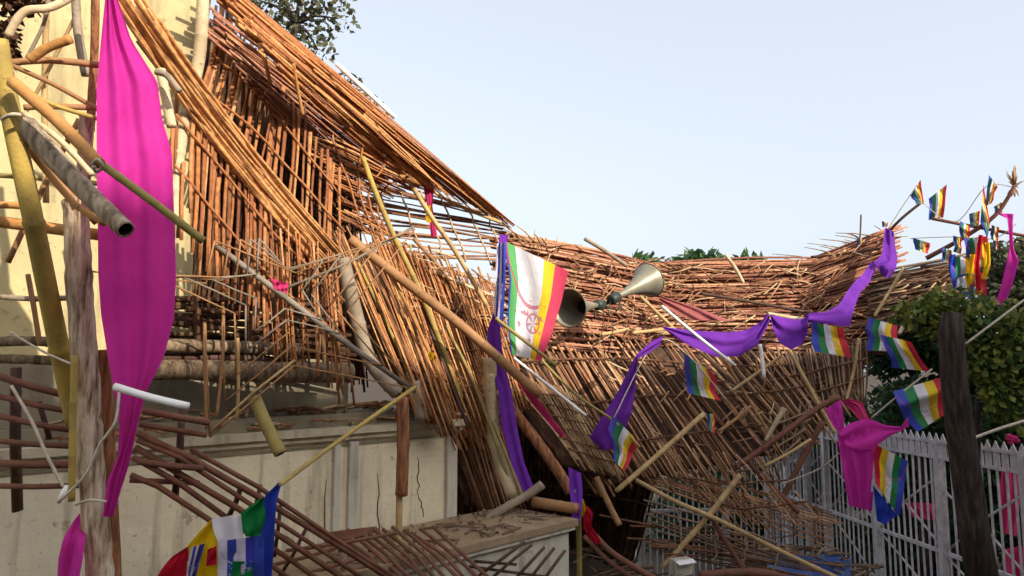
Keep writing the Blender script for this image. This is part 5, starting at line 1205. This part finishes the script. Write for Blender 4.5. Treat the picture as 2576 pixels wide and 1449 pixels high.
for k, (lab, box, d) in enumerate((('added dark backdrop bush behind the back railing under the fallen roof', (1640, 1860, 1200, 1420), 16.5), ('added dark backdrop bush behind the railing below the mesh', (1860, 2080, 1150, 1420), 17.0),
        ('added dark backdrop bush behind the railing at the knotted cloth', (2080, 2300, 1120, 1420), 15.5), ('added dark backdrop bush behind the railing left of the stem', (2290, 2420, 1120, 1440), 14.0), ('added dark backdrop bush behind the railing at the right edge', (2430, 2680, 1110, 1480), 12.5))):
    cls = []  # bushes added to darken the view between the railing bars
    for _ in range(12):
        cls.append((P(rn.uniform(box[0], box[1]), rn.uniform(box[2], box[3]), d + rn.uniform(-.3, .5)), (rn.uniform(.5, .8), .6, rn.uniform(.5, .8))))
    c0 = P((box[0] + box[1]) / 2, box[2] + 40, d)
    tree(lab, Vector((c0.x, c0.y, 0)), [Vector((c0.x, c0.y, 0)), Vector((c0.x, c0.y, .8)), c0], cls, M['leaf_dark'], .16, 420, 'backdrop_bush', seed=120 + k, cat='bush')
# creeper on the trunk and yellow green spray
cls = []
for x, y, r in ((2350, 775, .25), (2400, 765, .28), (2440, 800, .3), (2470, 840, .28), (2500, 890, .22), (2530, 935, .2), (2555, 900, .22), (2575, 850, .25), (2300, 790, .2), (2410, 830, .22), (2455, 900, .2), (2515, 985, .12), (2500, 800, .25), (2560, 800, .3)):
    cls.append((P(x, y, 7.4), (r, r, r * .75)))
for x, y, L in ((2425, 830, .3), (2452, 870, .36), (2485, 900, .4), (2512, 940, .34), (2540, 960, .36), (2568, 930, .4), (2380, 800, .2), (2330, 800, .2), (2500, 1010, .2), (2550, 1020, .25)):
    cls.append((P(x, y, 7.3), (.09, .09, L)))
c0 = P(2470, 850, 7.5)
tree('yellow green drooping creeper around the head of the dark trunk', Vector((c0.x, c0.y, 0)), [Vector((c0.x, c0.y + .4, 0)), Vector((c0.x, c0.y + .4, 2)), c0], cls, M['leaf_yellow'], .085, 170, 'creeper', droop=.8, seed=44, cat='creeper', tr=(.05, .03))
# dark trunk in front
tb = MB(); pts = [(2395, 785), (2392, 840), (2400, 960), (2415, 1080), (2432, 1200), (2450, 1330), (2478, 1500)]
tb.tube([P(x, y, 5.5) for x, y in pts], [w / 2 * 5.5 / F * random.uniform(.96, 1.04) for w in (46, 56, 62, 64, 66, 70, 76)], 16)
tp = P(2478, 1500, 5.5)
tb.tube([tp, Vector((tp.x + .02, tp.y, tp.z - 1.0)), Vector((tp.x + .06, tp.y, 0))], [.112, .12, .14], 16)
tag(tb.build('bare_tree', M['bark_dark']), 'dark leaning bare tree stem in the right foreground before the railing', 'tree')
sb = MB(); rn = random.Random(41)
for k in range(170):
    s_, o_ = rn.uniform(-.1, 3.6), rn.uniform(-.6, .05)
    c = FW(s_, ZC + (.225 if o_ < -.06 else .118) + rn.uniform(0, .05), o_); L_ = rn.uniform(.06, .4)
    a = rn.gauss(.65, .8); d_ = Vector((math.cos(a), math.sin(a), rn.uniform(-.15, .2))) * L_ * .5
    sb.tube([c - d_, c + Vector((0, 0, .012)), c + d_], rn.uniform(.005, .014), 5)
tag(sb.build('slab_debris', M['reed_mix']), 'broken cane bits littering the top of the pavilion cornice', 'debris', kind='stuff')
# crumbled plaster and splinters on the rusty ledge
rb = MB(); rn = random.Random(31)
for k in range(150):
    s_, o_ = rn.uniform(.02, 2.6), rn.uniform(-.82, .0)
    c = BX(s_, top_z + .012, o_); z = rn.uniform(.006, .035)
    if k % 3 == 0:
        a = rn.uniform(0, 6); d_ = Vector((math.cos(a), math.sin(a), 0)) * rn.uniform(.03, .16)
        rb.tube([c - d_, c + Vector((0, 0, .006)), c + d_], rn.uniform(.004, .009), 5)
    else:
        e1 = Vector((rn.uniform(.6, 1), rn.uniform(-.6, .6), rn.uniform(-.1, .1))) * z; e2 = Vector((rn.uniform(-.5, .5), rn.uniform(.6, 1), 0)) * z
        rb.box(c, e1, e2, Vector((0, 0, z * .7)))
tag(rb.build('ledge_rubble', M['reed_grey'], None, False), 'crumbled plaster and splinters strewn over the rusty ledge', 'rubble', kind='stuff')
# dry tuft on the branch
tf = MB(); rn = random.Random(9)
c = P(2552, 470, 10.4)
for k in range(46):
    d = Vector((rn.gauss(0, .045), rn.gauss(0, .05), rn.uniform(.08, .36) if k < 34 else rn.uniform(-.14, .05)))
    tf.tube([c, c + d * .6, c + d + Vector((0, 0, -.02))], [.008, .012, .003], 4)
tag(tf.build('dry_tuft', M['reed_tan']), 'dry yellowish tuft at the top of the bent branch', 'tuft')

# ================================================================== DEBRIS ON THE GROUND
tarp = MB(); rows = []
rn = random.Random(2)
for i in range(13):
    row = []
    for j in range(19):
        x = 1930 + 210 * j / 18; y = 1396 + 85 * i / 12
        z = 10.4 - i * .14
        row.append(P(x, y + 6 * math.sin(j * .8 + i * .4) + rn.uniform(-3, 3), z))
    rows.append(row)
tarp.grid(rows)
tag(tarp.build('tarpaulin', M['tarp']), 'crumpled blue tarpaulin at the foot of the railing', 'tarpaulin')
bxo = thing('carton', P(1722, 1430, 8.6), 'small pale carton among the ground debris', 'carton')
q = P(1700, 1452, 8.6)
MB().box(q, Vector((.21, .05, .02)), Vector((-.05, .2, 0)), Vector((.01, 0, .17))).build('body', M['plaster_white'], bxo, False)
MB().prism([q + Vector((0, 0, .172)), q + Vector((.21, .05, .192)), q + Vector((.24, -.03, .17)), q + Vector((.03, -.08, .15))], (0, 0, .006)).build('flap', M['white'], bxo, False)
bk = thing('board', P(1972, 1395, 10.3), 'small orange and white board leaning at the railing foot', 'board')
q = P(1962, 1420, 10.4)
MB().box(q, Vector((.09, .01, 0)), Vector((0, .02, 0)), Vector((.01, 0, .22))).build('orange_face', M['bamboo_orange'], bk, False)
MB().box(q + Vector((.093, .012, 0)), Vector((.07, .01, 0)), Vector((0, .02, 0)), Vector((.01, 0, .22))).build('white_face', M['white'], bk, False)
# earthen bank and litter under the collapsed roof
ek = MB(); rows = []; rn = random.Random(4)
for i in range(25):
    row = []
    for j in range(31):
        x = -1.5 + 9.0 * j / 30; y = 8.3 + 6.5 * i / 24
        h = 1.32 * math.exp(-((y - 10.6) / 2.2) ** 2) * (0.75 + .25 * math.sin(x * 1.9)) * math.exp(-max(0, x - 5) ** 2 * .6)
        row.append(Vector((x, y, h + rn.uniform(0, .09) - .06)))
    rows.append(row)
ek.grid(rows)
tag(ek.build('earth_bank', M['soil']), kind='structure')
db = MB(); rn = random.Random(6)
for k in range(420):
    x, y = rn.uniform(0.2, 5.6), rn.uniform(8.6, 12.5)
    h = 1.32 * math.exp(-((y - 10.6) / 2.2) ** 2) * (0.75 + .25 * math.sin(x * 1.9)) * math.exp(-max(0, x - 5) ** 2 * .6)
    a = rn.gauss(0.2, .7); L = rn.uniform(.15, .8)
    c = Vector((x, y, h + rn.uniform(.03, .15))); d = Vector((math.cos(a), math.sin(a), rn.uniform(-.15, .2))) * L / 2
    db.tube([c - d, c + Vector((0, 0, .01)), c + d], rn.uniform(.008, .024), 5)
tag(db.build('debris', M['reed_grey']), 'broken cane and sticks strewn over the soil below the fallen roof', 'debris', kind='stuff')
